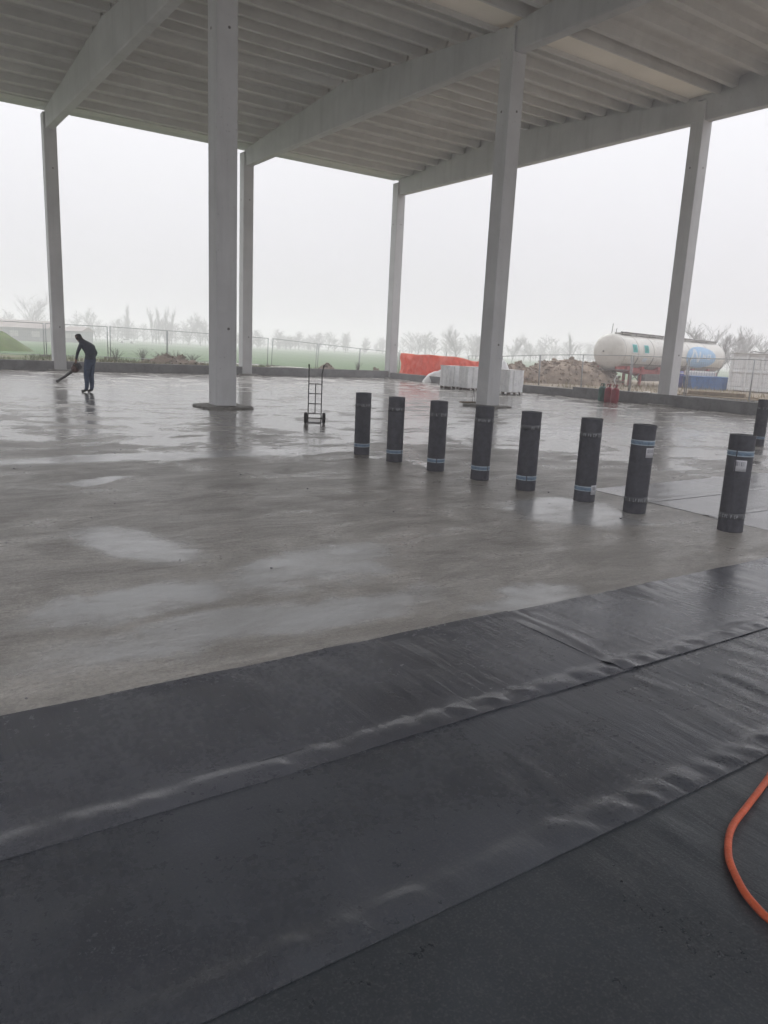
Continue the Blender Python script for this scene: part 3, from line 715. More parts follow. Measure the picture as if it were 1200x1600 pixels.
# ------------------------------------------------------------------ wrapped pallets by the right wall
def wrapped(label, x, y, w_, d_, h, rz, seed, ridges):
    t = thing('wrapped_pallet', label, 'pallet', (x, y, 0), rz, 'film-wrapped pallets by the low wall')
    r = random.Random(seed)
    p = MB()
    for sx in (-1, 0, 1):
        for sy in (-1, 0, 1): p.box((sx * (w_ / 2 - .07) - .055, sy * (d_ / 2 - .06) - .05, .0), (sx * (w_ / 2 - .07) + .055, sy * (d_ / 2 - .06) + .05, .095))
    p.build('pallet_block', 'pallet_wood', t)
    for sy in (-1, 0, 1): MB().box((-w_ / 2 + .01, sy * (d_ / 2 - .06) - .05, .096), (w_ / 2 - .01, sy * (d_ / 2 - .06) + .05, .118)).build('deck_board', 'pallet_wood', t)
    nx, nz = 34, 22; v = []; per_ = []
    def outline(u):
        q = (u % 1) * 4; k = int(q); f = q - k; a, b = w_ / 2 + .01, d_ / 2 + .01
        return [(-a + 2 * a * f, -b), (a, -b + 2 * b * f), (a - 2 * a * f, b), (-a, b - 2 * b * f)][k]
    n = 72
    for k in range(nz + 1):
        z = .10 + (h - .10) * k / nz
        for j in range(n):
            x0, y0 = outline(j / n)
            q = .012 * float(vn(j * .9, z * 3.5, seed)) + .014 * float(vn(j * .33, z * 1.2, seed + 3)) - .035 * ((j % 9) in (4, 5)) * ridges
            fl_ = 1 + .03 * max(0, (.25 - z)) + (-.03 if k == nz else 0)
            L_ = math.hypot(x0, y0); v.append((x0 * fl_ * (1 + q / L_), y0 * fl_ * (1 + q / L_), z + (.012 * float(vn(j * .5, 0, seed + 5)) if k == nz else 0)))
    f = [(k * n + j, k * n + (j + 1) % n, (k + 1) * n + (j + 1) % n, (k + 1) * n + j) for k in range(nz) for j in range(n)]
    f.append(tuple(nz * n + j for j in range(n)))
    ob = MB().add(v, f).build('wrapped_load', 'film_wrap', t); autosmooth(ob, 35)
    MB().box((-w_ / 2 - .03, -d_ / 2 - .03, h - .015), (w_ / 2 + .03, d_ / 2 + .03, h + .012)).build('top_sheet', 'tarp_white', t)
    for k in range(3):
        for s in (-1, 1):
            if r.random() < .8: MB().lathe([(0, 0), (.045, 0), (.045, .03), (0, .03)], 14, Matrix.Translation(((k - 1) * (w_ / 2 - .14) + r.uniform(-.04, .04), s * (d_ / 2 + .002), .05)) @ Matrix.Rotation(rad(90), 4, 'X')).build('roll_end', 'block_white', t)
    return t
wrapped('film wrapped grey pallet farthest left, against the orange net', -2.95, -9.75, .86, .80, 1.10, rad(-4), 3, 1)
wrapped('film wrapped grey pallet in the middle, half behind the inner column', -2.72, -10.95, .86, .80, 1.11, rad(-7), 8, 1)
wrapped('film wrapped pallet just right of the inner column, with a loose white edge', -2.62, -13.55, .90, .84, 1.09, rad(3), 15, 1)

def blob(name, material, w_, d_, h, seed, n=40, rough=.25, power=1.0, fine=.06):
    """a heap: closed lump on the ground"""
    th = np.linspace(0, 2 * np.pi, n, endpoint=False); rr = np.linspace(0, 1, 16)
    v = []; k = len(rr)
    for i, r in enumerate(rr):
        for t in th:
            edge = 1 + rough * float(vn(math.cos(t) * 1.6 + seed, math.sin(t) * 1.6, seed))
            x = math.cos(t) * r * w_ / 2 * edge; y = math.sin(t) * r * d_ / 2 * edge
            z = h * (1 - r ** (1.6 * power)) * (1 + rough * 1.3 * float(vn(x * 2.2 / max(.6, h) + 9, y * 2.2 / max(.6, h), seed + 2))) + fine * float(vn(x * 4.5, y * 4.5, seed + 4)) * (1 - r * .8)
            v.append((x, y, z if i < k - 1 else -.1))
    f = [(i * n + j, (i + 1) * n + j, (i + 1) * n + (j + 1) % n, i * n + (j + 1) % n) for i in range(k - 1) for j in range(n)]
    return MB().add(v, f).mesh(name, material, True)
def heap(name, label, cat, material, loc, rz, w_, d_, h, seed, chunks=0, csize=(.08, .25), cmat=None, **kw):
    t = thing(name, label, cat, loc, rz)
    body = link(bpy.data.objects.new('heap_body', blob('heap_body', material, w_, d_, h, seed, **kw)), t)
    if chunks:
        r = random.Random(seed); b = MB(); vv = body.data.vertices
        for k in range(chunks):
            q = vv[r.randrange(16, len(vv))].co; s = r.uniform(*csize)
            M = Matrix.Translation((q.x + r.uniform(-.1, .1), q.y + r.uniform(-.1, .1), max(0, q.z) + s * .05)) @ Matrix.Rotation(r.uniform(0, 6.3), 4, (r.uniform(-1, 1), r.uniform(-1, 1), 1)) @ Matrix.Diagonal((s, s * r.uniform(.5, 1), s * r.uniform(.35, .8), 1))
            pts = [M @ Vector(p).normalized() * 1 for p in ()]
            c8 = [Vector((sx, sy, sz)) * r.uniform(.35, .6) for sx in (-1, 1) for sy in (-1, 1) for sz in (-1, 1)]
            b.add([M @ p for p in c8], [(0, 1, 3, 2), (4, 6, 7, 5), (0, 4, 5, 1), (2, 3, 7, 6), (0, 2, 6, 4), (1, 5, 7, 3)])
        tag(b.build('loose_chunks', cmat or material, t), kind='stuff')
    return t
# white bag of straps lying behind the third pallet
heap('white_sack', 'bulging white sack behind the wrapped pallet right of the column', 'sack', 'bag_white', (.62, -9.55, .05), .3, 1.5, 1.1, 1.42, 31, n=36, rough=.22)
heap('tarp_heap', 'crumpled white tarpaulin heap in front of the orange safety net', 'tarpaulin', 'tarp_white', (.75, -4.4, .05), -.6, 2.5, 1.3, .72, 41, n=40, rough=.3)

# ------------------------------------------------------------------ gas cylinders
def gas(label, x, y, material, pipe):
    t = thing('gas_cylinder', label, 'gas cylinder', (x, y, 0), 0, 'gas cylinders by the low wall')
    MB().lathe([(.13, 0), (.14, .02), (.14, .04), (.155, .05), (.165, .10), (.165, .50), (.155, .565), (.12, .615), (.06, .64), (0, .645)], 28).build('cylinder_body', material, t, True)
    MB().lathe([(.145, .0), (.15, .005), (.15, .05), (.145, .055)], 28).build('foot_ring', material, t, True)
    for a in (0, 2.09, 4.19): MB().box((-.012, -.012, 0), (.012, .012, .15), Matrix.Translation((.085 * math.cos(a), .085 * math.sin(a), .60))).build('collar_post', material, t)
    MB().lathe([(.08, .73), (.098, .73), (.098, .76), (.08, .76), (.08, .73)], 24).build('collar_ring', material, t, True)
    MB().tube([(0, 0, .64), (0, 0, .72)], [.022, .018], 10).build('valve', 'black_steel', t, True)
    if pipe: MB().tube(catmull([(.0, .0, .70), (-.05, .02, .82), (-.12, .03, .93), (-.06, .02, 1.02), (.0, .0, 1.12), (.05, .0, 1.02)], 6), .022, 8).build('white_pipe', 'tarp_white', t, True)
gas('dark green gas cylinder standing left of the two red ones', -1.14, -17.72, 'gas_green', False)
gas('middle red gas cylinder between the green one and its red neighbour', -1.26, -18.15, 'gas_red', False)
gas('right hand red gas cylinder with a bent white pipe sticking up', -1.42, -18.62, 'gas_red', True)

# scrap on and behind the right wall
tag(MB().cbox((-.28, -.11, 0), (.28, .11, .05), .02, Matrix.Rotation(.5, 4, 'Z')).build('polystyrene_scrap', 'block_white'), 'white foam scrap lying on top of the low wall left of the edge column', 'scrap').location = (-.08, -19.15, .47)
for k, (a, b, z) in enumerate((((7.6, -15.2), (8.6, -18.9), .12), ((8.1, -15.6), (8.9, -18.2), .32), ((9.6, -14.2), (10.4, -18.0), .14), ((7.0, -18.2), (7.7, -20.6), .16))):
    d = Vector((b[0] - a[0], b[1] - a[1], 0)); M = Matrix.Translation((a[0], a[1], z)) @ Matrix.Rotation(math.atan2(d.y, d.x), 4, 'Z')
    tag(MB().cbox((0, -.14, -.1), (d.length, .14, .1), .015, M).build('timber_beam', 'timber'), 'weathered timber on the yard ground behind the right fence, %s of four' % ('lowest nearest the column', 'resting on another', 'farthest back', 'closest to the right edge')[k], 'timber', 'timbers in the yard')

# small board leaning at the foot of the inner column, with a bent wire
tag(MB().cbox((-.30, -.10, 0), (.30, .10, .045), .008).build('board_offcut', 'timber'), 'small brown board lying on the pad left of the inner column', 'board').location = (-10.05, -19.45, .075)
o = bpy.data.objects[-1] if False else None
tag(MB().tube(catmull([(-9.98, -19.60, .09), (-9.95, -19.58, .35), (-9.9, -19.55, .55), (-9.9, -19.6, .3), (-9.88, -19.62, .09)], 6), .008, 6).build('bent_wire', 'black_steel'), 'thin dark bent wire beside the foot of the inner column', 'wire')

# ------------------------------------------------------------------ temporary fences
def fence_proto(L, H):
    t = thing('fence_panel', 'proto', 'fence')
    for x in (.03, L - .03): MB().tube([(x, 0, -.3), (x, 0, H)], .028, 8).build('post', 'galvanised', t, True)
    for z in (.12, H - .02): MB().tube([(.03, 0, z), (L - .03, 0, z)], .02, 8).build('rail', 'galvanised', t, True)
    b = MB(); n = int(L / .11)
    for k in range(1, n): b.tube([(L * k / n, 0, .12), (L * k / n, 0, H - .02)], .0022, 3, False)
    for k in range(1, 9): b.tube([(.03, .004, .12 + (H - .14) * k / 9), (L - .03, .004, .12 + (H - .14) * k / 9)], .002, 3, False)
    b.build('mesh_wires', 'wire', t)
    MB().cbox((-.33, -.11, 0), (.33, .11, .14), .02).build('foot_block', 'pad_concrete', t)
    return t
fA = fence_proto(3.62, 1.98)
first = True
xl = [-32.9, -29.25, -25.6, -21.9, -18.2, -14.53, -10.9, -7.3, -3.5, .24, 3.91]
tops = [2.33, 2.33, 2.33, 2.33, 2.33, 2.34, 2.30, 2.24, 2.15, 1.95, 1.75, 1.6]
for k, x in enumerate(xl):
    o = fA if first else copy_tree(fA); first = False
    z0, z1 = tops[k] - 1.98, tops[k + 1] - 1.98
    o.location = (x, 10 + .08 * math.sin(k * 2.1), z0); o.rotation_euler = (rad(rnd.uniform(-.8, .8)), math.atan2(z0 - z1, 3.62), 0)
    tag(o, 'wire mesh fence panel along the green field, %s from the left' % ORD[k], 'fence', 'temporary fence panels by the field')
fB = fence_proto(3.34, 1.98); first = True
yl = [0.0, -3.3, -6.65, -9.95, -13.25, -16.6, -19.93, -23.3]
tp = [1.62, 1.70, 1.88, 2.0, 2.05, 2.05, 2.09, 2.1, 2.1]
for k, y in enumerate(yl):
    o = fB if first else copy_tree(fB); first = False
    z0, z1 = tp[k] - 1.98, tp[k + 1] - 1.98
    o.location = (6.3 + .06 * math.sin(k * 1.7), y, z0); o.rotation_euler = (0, math.atan2(z0 - z1, 3.34), rad(-90 + rnd.uniform(-.6, .6)))
    tag(o, 'yard fence panel right of the corner column, %s counting from the back' % ORD[k], 'fence', 'temporary fence panels in the yard')

# orange safety net hung on its own frame in front of the yard fence
net = thing('safety_net', 'bright orange plastic safety net draped over a fence behind the low wall', 'safety net', (0, 0, 0))
A, B = Vector((1.25, 1.05, 0)), Vector((3.95, -5.2, 0)); nx, nz = 130, 26
v = []
for i in range(nx + 1):
    f = i / nx; p = A.lerp(B, f); nrm = Vector((-.92, -.39, 0))
    top = 1.56 + .10 * math.exp(-((f - .06) / .05) ** 2) * 0 - .20 * math.exp(-((f - .80) / .13) ** 2) - .06 * f + .02 * math.sin(f * 22)
    for k in range(nz + 1):
        g_ = k / nz; bulge = .20 * float(vn(f * 13, g_ * 2.2, 3)) + .11 * float(vn(f * 34, g_ * 4, 4)) + .05 * float(vn(f * 70, g_ * 7, 5)) + (.35 * (1 - f / .06) if f < .06 else 0) * -1
        q = p + nrm * bulge; v.append((q.x, q.y, .12 + (top - .12) * g_))
fc = [(i * (nz + 1) + k, (i + 1) * (nz + 1) + k, (i + 1) * (nz + 1) + k + 1, i * (nz + 1) + k + 1) for i in range(nx) for k in range(nz)]
no = MB().add(v, fc).build('net_sheet', 'net_orange', net, True); no.modifiers.new('thick', 'SOLIDIFY').thickness = .012
for k in range(3):
    p = A.lerp(B, k / 2) + Vector((.18, .08, 0)); MB().tube([(p.x, p.y, -.2), (p.x, p.y, 1.75)], .026, 8).build('post', 'galvanised', net, True)

# ------------------------------------------------------------------ rubble, mound and soil heaps
heap('rubble_pile', 'lower pile of brown rubble and sods just right of the wrapped pallets', 'rubble', 'rubble_stone', (8.6, -2.5, .0), -.6, 4.4, 3.0, 1.02, 5, 500, (.07, .22), rough=.2, power=2.2, fine=.14)
heap('rubble_pile', 'higher pile of brown rubble behind the fence, left of the tank trailer', 'rubble', 'rubble_stone', (12.2, -3.7, .0), -.6, 7.4, 4.4, 1.45, 9, 1100, (.07, .24), rough=.13, power=3.0, fine=.12)
mound = heap('grass_mound', 'rounded green grassy earth mound beyond the far left wall', 'mound', 'mound_grass', (-20.6, 22.6, .0), .5, 9.6, 6.8, 2.25, 13, 0, n=48, rough=.10)
heap('soil_heap', 'low brown soil heap beyond the far wall, right of the worker', 'soil heap', 'clod', (-11.9, 6.6, .2), 0, 4.6, 1.6, .52, 17, 120, (.06, .2), rough=.4, fine=.08)
heap('soil_heap', 'small soil heap beyond the wall behind the hand truck', 'soil heap', 'clod', (-1.7, 5.0, .05), 0, 2.0, 1.2, .50, 19, 50, (.05, .15), rough=.4, fine=.06)
heap('soil_heap', 'tiny soil heap beside the corner column foot', 'soil heap', 'clod', (1.6, 4.2, .0), 0, 1.3, .9, .36, 23, 30, (.05, .12), rough=.4, fine=.05)

def strip_white(label, a, b, z):
    d = Vector((b[0] - a[0], b[1] - a[1], 0))
    tag(MB().tube([(a[0], a[1], z), ((a[0] + b[0]) / 2, (a[1] + b[1]) / 2 + .05, z + .02), (b[0], b[1], z - .03)], .06, 8).build('drain_pipe', 'block_white', None, True), label, 'pipe', 'pale pipes in the grass')
strip_white('pale pipe lying in the grass left of the big inner column', (-9.2, 9.0), (-4.9, 8.9), .30)
strip_white('pale pipe lying in the grass right of the big inner column', (-5.1, 6.6), (-2.4, 6.4), .26)

# grass and weeds: uncountable blades
def blades(name, label, material, spots, hh, seed):
    r = random.Random(seed); v = []; f = []
    for x, y in spots:
        z = float(ground_z(x, y)) - .02; h = r.uniform(*hh); a = r.uniform(0, 6.28); wd = r.uniform(.008, .02) ; lx, ly = r.gauss(0, .35) * h, r.gauss(0, .35) * h
        o = len(v); dx, dy = math.cos(a) * wd, math.sin(a) * wd
        v += [(x - dx, y - dy, z), (x + dx, y + dy, z), (x + dx * .6 + lx * .4, y + dy * .6 + ly * .4, z + h * .6), (x - dx * .6 + lx * .4, y - dy * .6 + ly * .4, z + h * .6), (x + lx, y + ly, z + h)]
        f += [(o, o + 1, o + 2, o + 3), (o + 3, o + 2, o + 4)]
    tag(link(bpy.data.objects.new(name, mesh_from(name, v, f, material))), label, 'grass', kind='stuff')
r = random.Random(2)
def pts(n, x0, x1, y0, y1, thr, seed):
    out = []
    while len(out) < n:
        x, y = r.uniform(x0, x1), r.uniform(y0, y1)
        if float(vn(x * .55, y * .8, seed)) + .35 * float(vn(x * 2.1, y * 2.1, seed + 1)) > thr: out.append((x, y))
    return out
blades('grass', 'rough green grass growing along the outside of the far wall', 'grass_blade', pts(9000, -27, 5, .15, 9, -.25, 4) + pts(2500, -24, 2, .1, 1.6, -.1, 6), (.10, .34), 5)
blades('dry_grass', 'straw coloured dry weeds scattered over the yard and verge', 'dry_blade', pts(2600, -16, 6, .3, 9, .1, 8) + pts(4200, .3, 24, -24, 2, .0, 9), (.08, .34), 6)

def weed(label, x, y, h, n, seed, spread=.5):
    t = thing('dry_shrub', label, 'shrub', (x, y, float(ground_z(x, y)) - .03)); rr = random.Random(seed); b = MB()
    for k in range(n):
        a = rr.uniform(0, 6.28); d = rr.uniform(.1, spread) * h; hh = h * rr.uniform(.5, 1)
        m1 = Vector((math.cos(a) * d * .4, math.sin(a) * d * .4, hh * .55)); e = Vector((math.cos(a) * d, math.sin(a) * d, hh))
        b.tube([(0, 0, 0), m1, e], [.010, .007, .003], 4, False)
        for q in range(4):
            s0 = m1.lerp(e, rr.uniform(.1, .9)); dd = Vector((rr.uniform(-1, 1), rr.uniform(-1, 1), rr.uniform(.1, 1))) * .12 * h; b.tube([s0, s0 + dd], [.005, .002], 3, False)
    b.build('stems', 'twig', t)
weed('dry bushy weed in the grass right of the hand truck handles', 2.3, 7.6, .85, 26, 1)
for k, (x, y, h) in enumerate(((-11.6, 13.0, .95), (-10.4, 12.6, .8), (-9.2, 13.2, .9), (-8.2, 12.8, .75))):
    weed('low brown shrub of the thicket beyond the worker, %s from the left' % ORD[k], x, y, h, 46, 20 + k, 1.1)
weed('dry weed standing just beyond the wall between column and worker', -14.6, 8.2, .95, 30, 31, .7)

# ------------------------------------------------------------------ tank trailer
def tanker():
    a, b = Vector((13.3, -5.85, 2.34)), Vector((30.4, -2.25, 2.22)); ax = (b - a).normalized(); Lt = (b - a).length
    # local frame: x along the tank from its near end, y horizontally to the camera side, z up
    t = thing('tank_trailer', 'long white tank trailer on a red chassis parked in the yard', 'trailer', (a.x, a.y, 0), math.atan2(ax.y, ax.x))
    Rt, zc = 1.15, 2.32
    MX = Matrix.Translation((0, 0, zc)) @ Matrix.Rotation(rad(90), 4, 'Y')
    prof = [(0, -.30), (.35, -.28), (.7, -.21), (.95, -.11), (1.10, -.02), (Rt, .06)] + [(Rt, Lt * k / 12) for k in range(1, 12)] + [(Rt, Lt - .25), (1.10, Lt - .08), (.9, Lt + .08), (.5, Lt + .2), (0, Lt + .24)]
    tk = MB().lathe(prof, 56, MX).build('tank_shell', 'tank_white', t, True)
    for x in (.10, 1.9, 4.2, 6.9, 10.2, 13.6, Lt - .35):
        MB().lathe([(Rt - .01, x - .03), (Rt + .014, x - .026), (Rt + .014, x + .026), (Rt - .01, x + .03)], 56, MX).build('band', 'tank_grey', tk, True)
    # lower cladding seam on the visible side
    def onshell(x, ang, dr=0.): return Vector((x, -(Rt + dr) * math.cos(ang), zc + (Rt + dr) * math.sin(ang)))
    def patch(name, material, parent, xa, xb, a0, a1, dr, ellipse=False, n=14, poly=None):
        bm = MB(); v = []; f = []
        if ellipse:
            N = 48; v.append(onshell((xa + xb) / 2, (a0 + a1) / 2, dr))
            for q in (.25, .5, .75, 1):
                for k in range(N):
                    tt = 2 * math.pi * k / N; v.append(onshell((xa + xb) / 2 + (xb - xa) / 2 * q * math.cos(tt), (a0 + a1) / 2 + (a1 - a0) / 2 * q * math.sin(tt), dr))
            f = [(0, 1 + k, 1 + (k + 1) % N) for k in range(N)]
            for q in range(3):
                for k in range(N): f.append((1 + q * N + k, 1 + (q + 1) * N + k, 1 + (q + 1) * N + (k + 1) % N, 1 + q * N + (k + 1) % N))
        elif poly:
            # strip between two polylines given in (x, ang)
            (p0, p1, p2, p3) = poly
            for k in range(n + 1):
                g = k / n
                for s0, s1 in ((p0, p1), (p3, p2)): v.append(onshell(s0[0] + (s1[0] - s0[0]) * g, s0[1] + (s1[1] - s0[1]) * g, dr))
            f = [(2 * k, 2 * k + 2, 2 * k + 3, 2 * k + 1) for k in range(n)]
        else:
            for k in range(n + 1):
                an = a0 + (a1 - a0) * k / n; v += [onshell(xa, an, dr), onshell(xb, an, dr)]
            f = [(2 * k, 2 * k + 1, 2 * k + 3, 2 * k + 2) for k in range(n)]
        return bm.add(v, f).build(name, material, parent, True)
    patch('lower_cladding', 'tank_grey', tk, .15, Lt - .3, -1.35, -.72, .006, n=10)
    patch('cladding_strip', 'tank_dark', tk, .15, Lt - .3, -.74, -.70, .012, n=3)
    for x in (1.9, 4.2, 6.9, 10.2): patch('cladding_joint', 'tank_dark', tk, x - .05, x + .05, -1.2, -.25, .022, n=10)
    for x in (1.05, 2.75):
        g = patch('placard', 'placard_green', tk, x, x + .62, .02, .46, .024, n=6)
        patch('placard_frame', 'letter_white', tk, x - .05, x + .67, -.02, .50, .018, n=6)
        patch('placard_mark', 'placard_ink', tk, x + .22, x + .40, .13, .34, .03, n=4)
    patch('placard', 'letter_white', tk, 2.7, 3.3, -.50, -.28, .02, n=4)
    # faded blue oval with large white strokes of lettering
    ov = patch('blue_oval', 'oval_blue', tk, 9.6, 15.2, -.76, .70, .022, ellipse=True)
    for poly in (((10.2, -.35), (10.9, .50), (11.25, .50), (10.5, -.35)), ((10.9, .50), (11.7, -.35), (12.0, -.35), (11.3, .50)), ((11.7, -.35), (12.0, .35), (12.3, .35), (12.0, -.35)),
                 ((12.55, -.10), (12.6, .18), (12.78, .18), (12.73, -.10)), ((12.6, .16), (13.05, -.10), (13.2, -.10), (12.78, .18)), ((13.02, -.10), (13.07, .18), (13.22, .18), (13.18, -.10)),
                 ((13.45, -.12), (13.5, .18), (13.7, .18), (13.65, -.12)), ((13.5, .14), (14.1, .14), (14.1, .2), (13.5, .2)), ((13.5, -.14), (14.15, -.14), (14.15, -.07), (13.5, -.07)), ((13.95, -.12), (14.0, .18), (14.2, .18), (14.15, -.12))):
        patch('letter_stroke', 'letter_white', ov, 0, 0, 0, 0, .03, poly=poly, n=8)
    # walkway, rails and manholes along the top
    ztop = zc + Rt
    wk = MB().cbox((.55, -.42, ztop + .02), (Lt - .6, .05, ztop + .10), .01).build('walkway', 'tank_grey', t)
    MB().tube([(.5, -.44, ztop + .13), (Lt - .5, -.44, ztop + .13)], .035, 8).build('walkway_rail', 'tank_dark', t, True)
    for k in range(9):
        x = .7 + k * (Lt - 1.4) / 8; MB().tube([(x, -.43, ztop - .03), (x, -.43, ztop + .13)], .025, 6).build('rail_post', 'tank_dark', t)
    for x in (2.4, 6.2, 10.4, 14.2):
        mh = MB().lathe([(.34, 0), (.34, .14), (.30, .2), (.15, .24), (0, .25)], 24, Matrix.Translation((x, .15, ztop - .02))).build('manhole', 'tank_grey', t, True)
        MB().lathe([(.06, 0), (.06, .08), (0, .09)], 10, Matrix.Translation((x + .45, .1, ztop + .02))).build('vent', 'tank_dark', t, True)
    for yy in (-.2, .1): MB().tube([(.25, yy, ztop - .25), (.3, yy, ztop + .25), (.35, yy, ztop + .55 + yy)], .02, 6).build('ladder_hoop', 'tank_dark', t, True)
    MB().tube([(-.02, .12, zc + .2), (-.06, .12, zc + .75), (.02, .05, ztop - .12)], .025, 6).build('end_ladder', 'tank_grey', t)
    MB().tube([(-.02, -.18, zc + .2), (-.06, -.18, zc + .75), (.02, -.12, ztop - .12)], .025, 6).build('end_ladder', 'tank_grey', t)
    MB().lathe([(0, 0), (.06, .0), (.06, .04), (0, .05)], 12, Matrix.Translation((-.28, .25, zc)) @ Matrix.Rotation(rad(-90), 4, 'Y')).build('end_plug', 'tank_dark', t)
    # red chassis: front apron, rails tapering back, landing legs, axles
    for y in (-.72, .62): MB().add([(-.15, y, 1.16), (3.0, y, .98), (6.0, y, .72), (Lt - .5, y, .72), (Lt - .5, y, 1.18), (5.0, y, 1.22), (.8, y, 1.42), (-.15, y, 1.36)] + [(-.15, y + .1, 1.16), (3.0, y + .1, .98), (6.0, y + .1, .72), (Lt - .5, y + .1, .72), (Lt - .5, y + .1, 1.18), (5.0, y + .1, 1.22), (.8, y + .1, 1.42), (-.15, y + .1, 1.36)],
                                   [(0, 1, 2, 3, 4, 5, 6, 7), (15, 14, 13, 12, 11, 10, 9, 8)] + [(i, (i + 1) % 8, (i + 1) % 8 + 8, i + 8) for i in range(8)]).build('chassis_rail', 'red_frame', t)
    MB().cbox((-.25, -.8, 1.13), (1.8, .8, 1.20), .02).build('coupling_plate', 'tank_dark', t)
    for x in (1.3, 3.4, 6, 9, 12, 15): MB().cbox((x - .2, -.85, 1.18), (x + .2, .85, 1.42), .02).build('saddle', 'red_frame', t)
    for x in (2.05, 3.6):
        for y in (-.6, .6): MB().cbox((x - .08, y - .08, .12), (x + .08, y + .08, 1.0), .01).build('landing_leg', 'red_frame', t); MB().cbox((x - .16, y - .14, .08), (x + .16, y + .14, .13), .01).build('leg_foot', 'tank_dark', t)
    MB().tube([(2.05, -.6, .5), (3.6, -.6, .95)], .03, 6).build('leg_brace', 'tank_dark', t); MB().tube([(3.6, -.6, .4), (2.3, -.6, .98)], .03, 6).build('leg_brace', 'tank_dark', t)
    MB().cbox((4.0, -.78, .45), (6.6, -.2, .95), .03).build('equipment_box', 'tank_dark', t)
    for x in (11.4, 12.75, 14.1):
        for y in (-1.0, 1.0):
            wl = inst('wheel', MB().lathe([(.28, -.16), (.44, -.17), (.5, -.13), (.52, 0), (.5, .13), (.44, .17), (.28, .16), (.28, -.16)], 28, Matrix.Rotation(rad(90), 4, 'X')).mesh('tyre', 'rubber', True), (x, y, .61), (0, 0, 0), t)
            inst('rim', MB().lathe([(0, -.08), (.12, -.1), (.28, -.13), (.28, .13), (.12, .1), (0, .08)], 20, Matrix.Rotation(rad(90), 4, 'X')).mesh('rim', 'tank_grey', True), parent=wl)
        MB().tube([(x, -1, .61), (x, 1, .61)], .07, 8).build('axle', 'tank_dark', t)
tanker()

# ------------------------------------------------------------------ blue skip, bulk container, drum, white container, tent
sk = thing('waste_skip', 'blue steel waste skip standing in front of the tank trailer', 'skip', (21.25, -7.9, .08), -YAW)
def skip():
    L, D, H, tp = 1.36, .8, .86, .16
    v = []; ring = lambda l, d, z: [(-l, -d, z), (l, -d, z), (l, d, z), (-l, d, z)]
    o = ring(L - tp, D - tp * .5, 0) + ring(L, D, H) + ring(L - .05, D - .05, H) + ring(L - tp - .04, D - tp * .5 - .05, .06)
    f = [(3, 2, 1, 0), (12, 13, 14, 15)]
    for a in (0, 4, 8):
        for i in range(4): f.append((a + i, a + (i + 1) % 4, a + 4 + (i + 1) % 4, a + 4 + i))
    MB().add(o, f).build('skip_body', 'skip_blue', sk)
    MB().tube([(-L, -D, H), (L, -D, H), (L, D, H), (-L, D, H)], .05, 6, closed=True).build('rim', 'skip_blue', sk)
    for x in (-.85, -.42, 0, .42, .85):
        MB().add([(x - .05, -D + tp * .5 - .0, .02), (x + .05, -D + tp * .5 - .0, .02), (x + .05, -D - .03, H - .05), (x - .05, -D - .03, H - .05), (x - .05, -D + tp * .5 - .06, .02), (x + .05, -D + tp * .5 - .06, .02), (x + .05, -D - .09, H - .05), (x - .05, -D - .09, H - .05)],
                 [(4, 5, 6, 7), (0, 4, 7, 3), (1, 2, 6, 5), (0, 1, 5, 4), (3, 7, 6, 2)]).build('rib', 'skip_blue', sk)
    for s in (-1, 1): MB().tube([(s * (L + .02), -.3, .6), (s * (L + .1), -.3, .6)], .05, 8).build('lifting_lug', 'black_steel', sk)
skip()
ib = thing('bulk_container', 'white plastic bulk container in a wire cage above the blue skip', 'container', (22.0, -6.9, .08), -YAW)
MB().cbox((-.95, -.5, .15), (.95, .5, 1.22), .08).build('plastic_tank', 'block_white', ib)
for k in range(12): MB().tube([(-1.0 + k * 2.0 / 11, -.54, .1), (-1.0 + k * 2.0 / 11, -.54, 1.24)], .012, 5).build('cage_bar', 'galvanised', ib)
for z in (.5, .85, 1.24): MB().tube([(-1.0, -.54, z), (1.0, -.54, z)], .014, 5).build('cage_bar', 'galvanised', ib)
MB().cbox((-1.0, -.55, .0), (1.0, .55, .12), .02).build('cage_base', 'galvanised', ib)
dr = thing('plastic_drum', 'blue plastic drum at the left end of the skip', 'drum', (20.5, -6.3, .08))
MB().lathe([(0, 0), (.26, 0), (.29, .05), (.29, .35), (.305, .4), (.29, .45), (.29, .8), (.305, .85), (.29, .9), (.27, 1.12), (.2, 1.16), (0, 1.16)], 24).build('drum_body', 'drum_blue', dr, True)
MB().lathe([(.23, 1.0), (.31, 1.0), (.31, 1.06), (.23, 1.06)], 24).build('drum_lid_ring', 'tarp_white', dr, True)

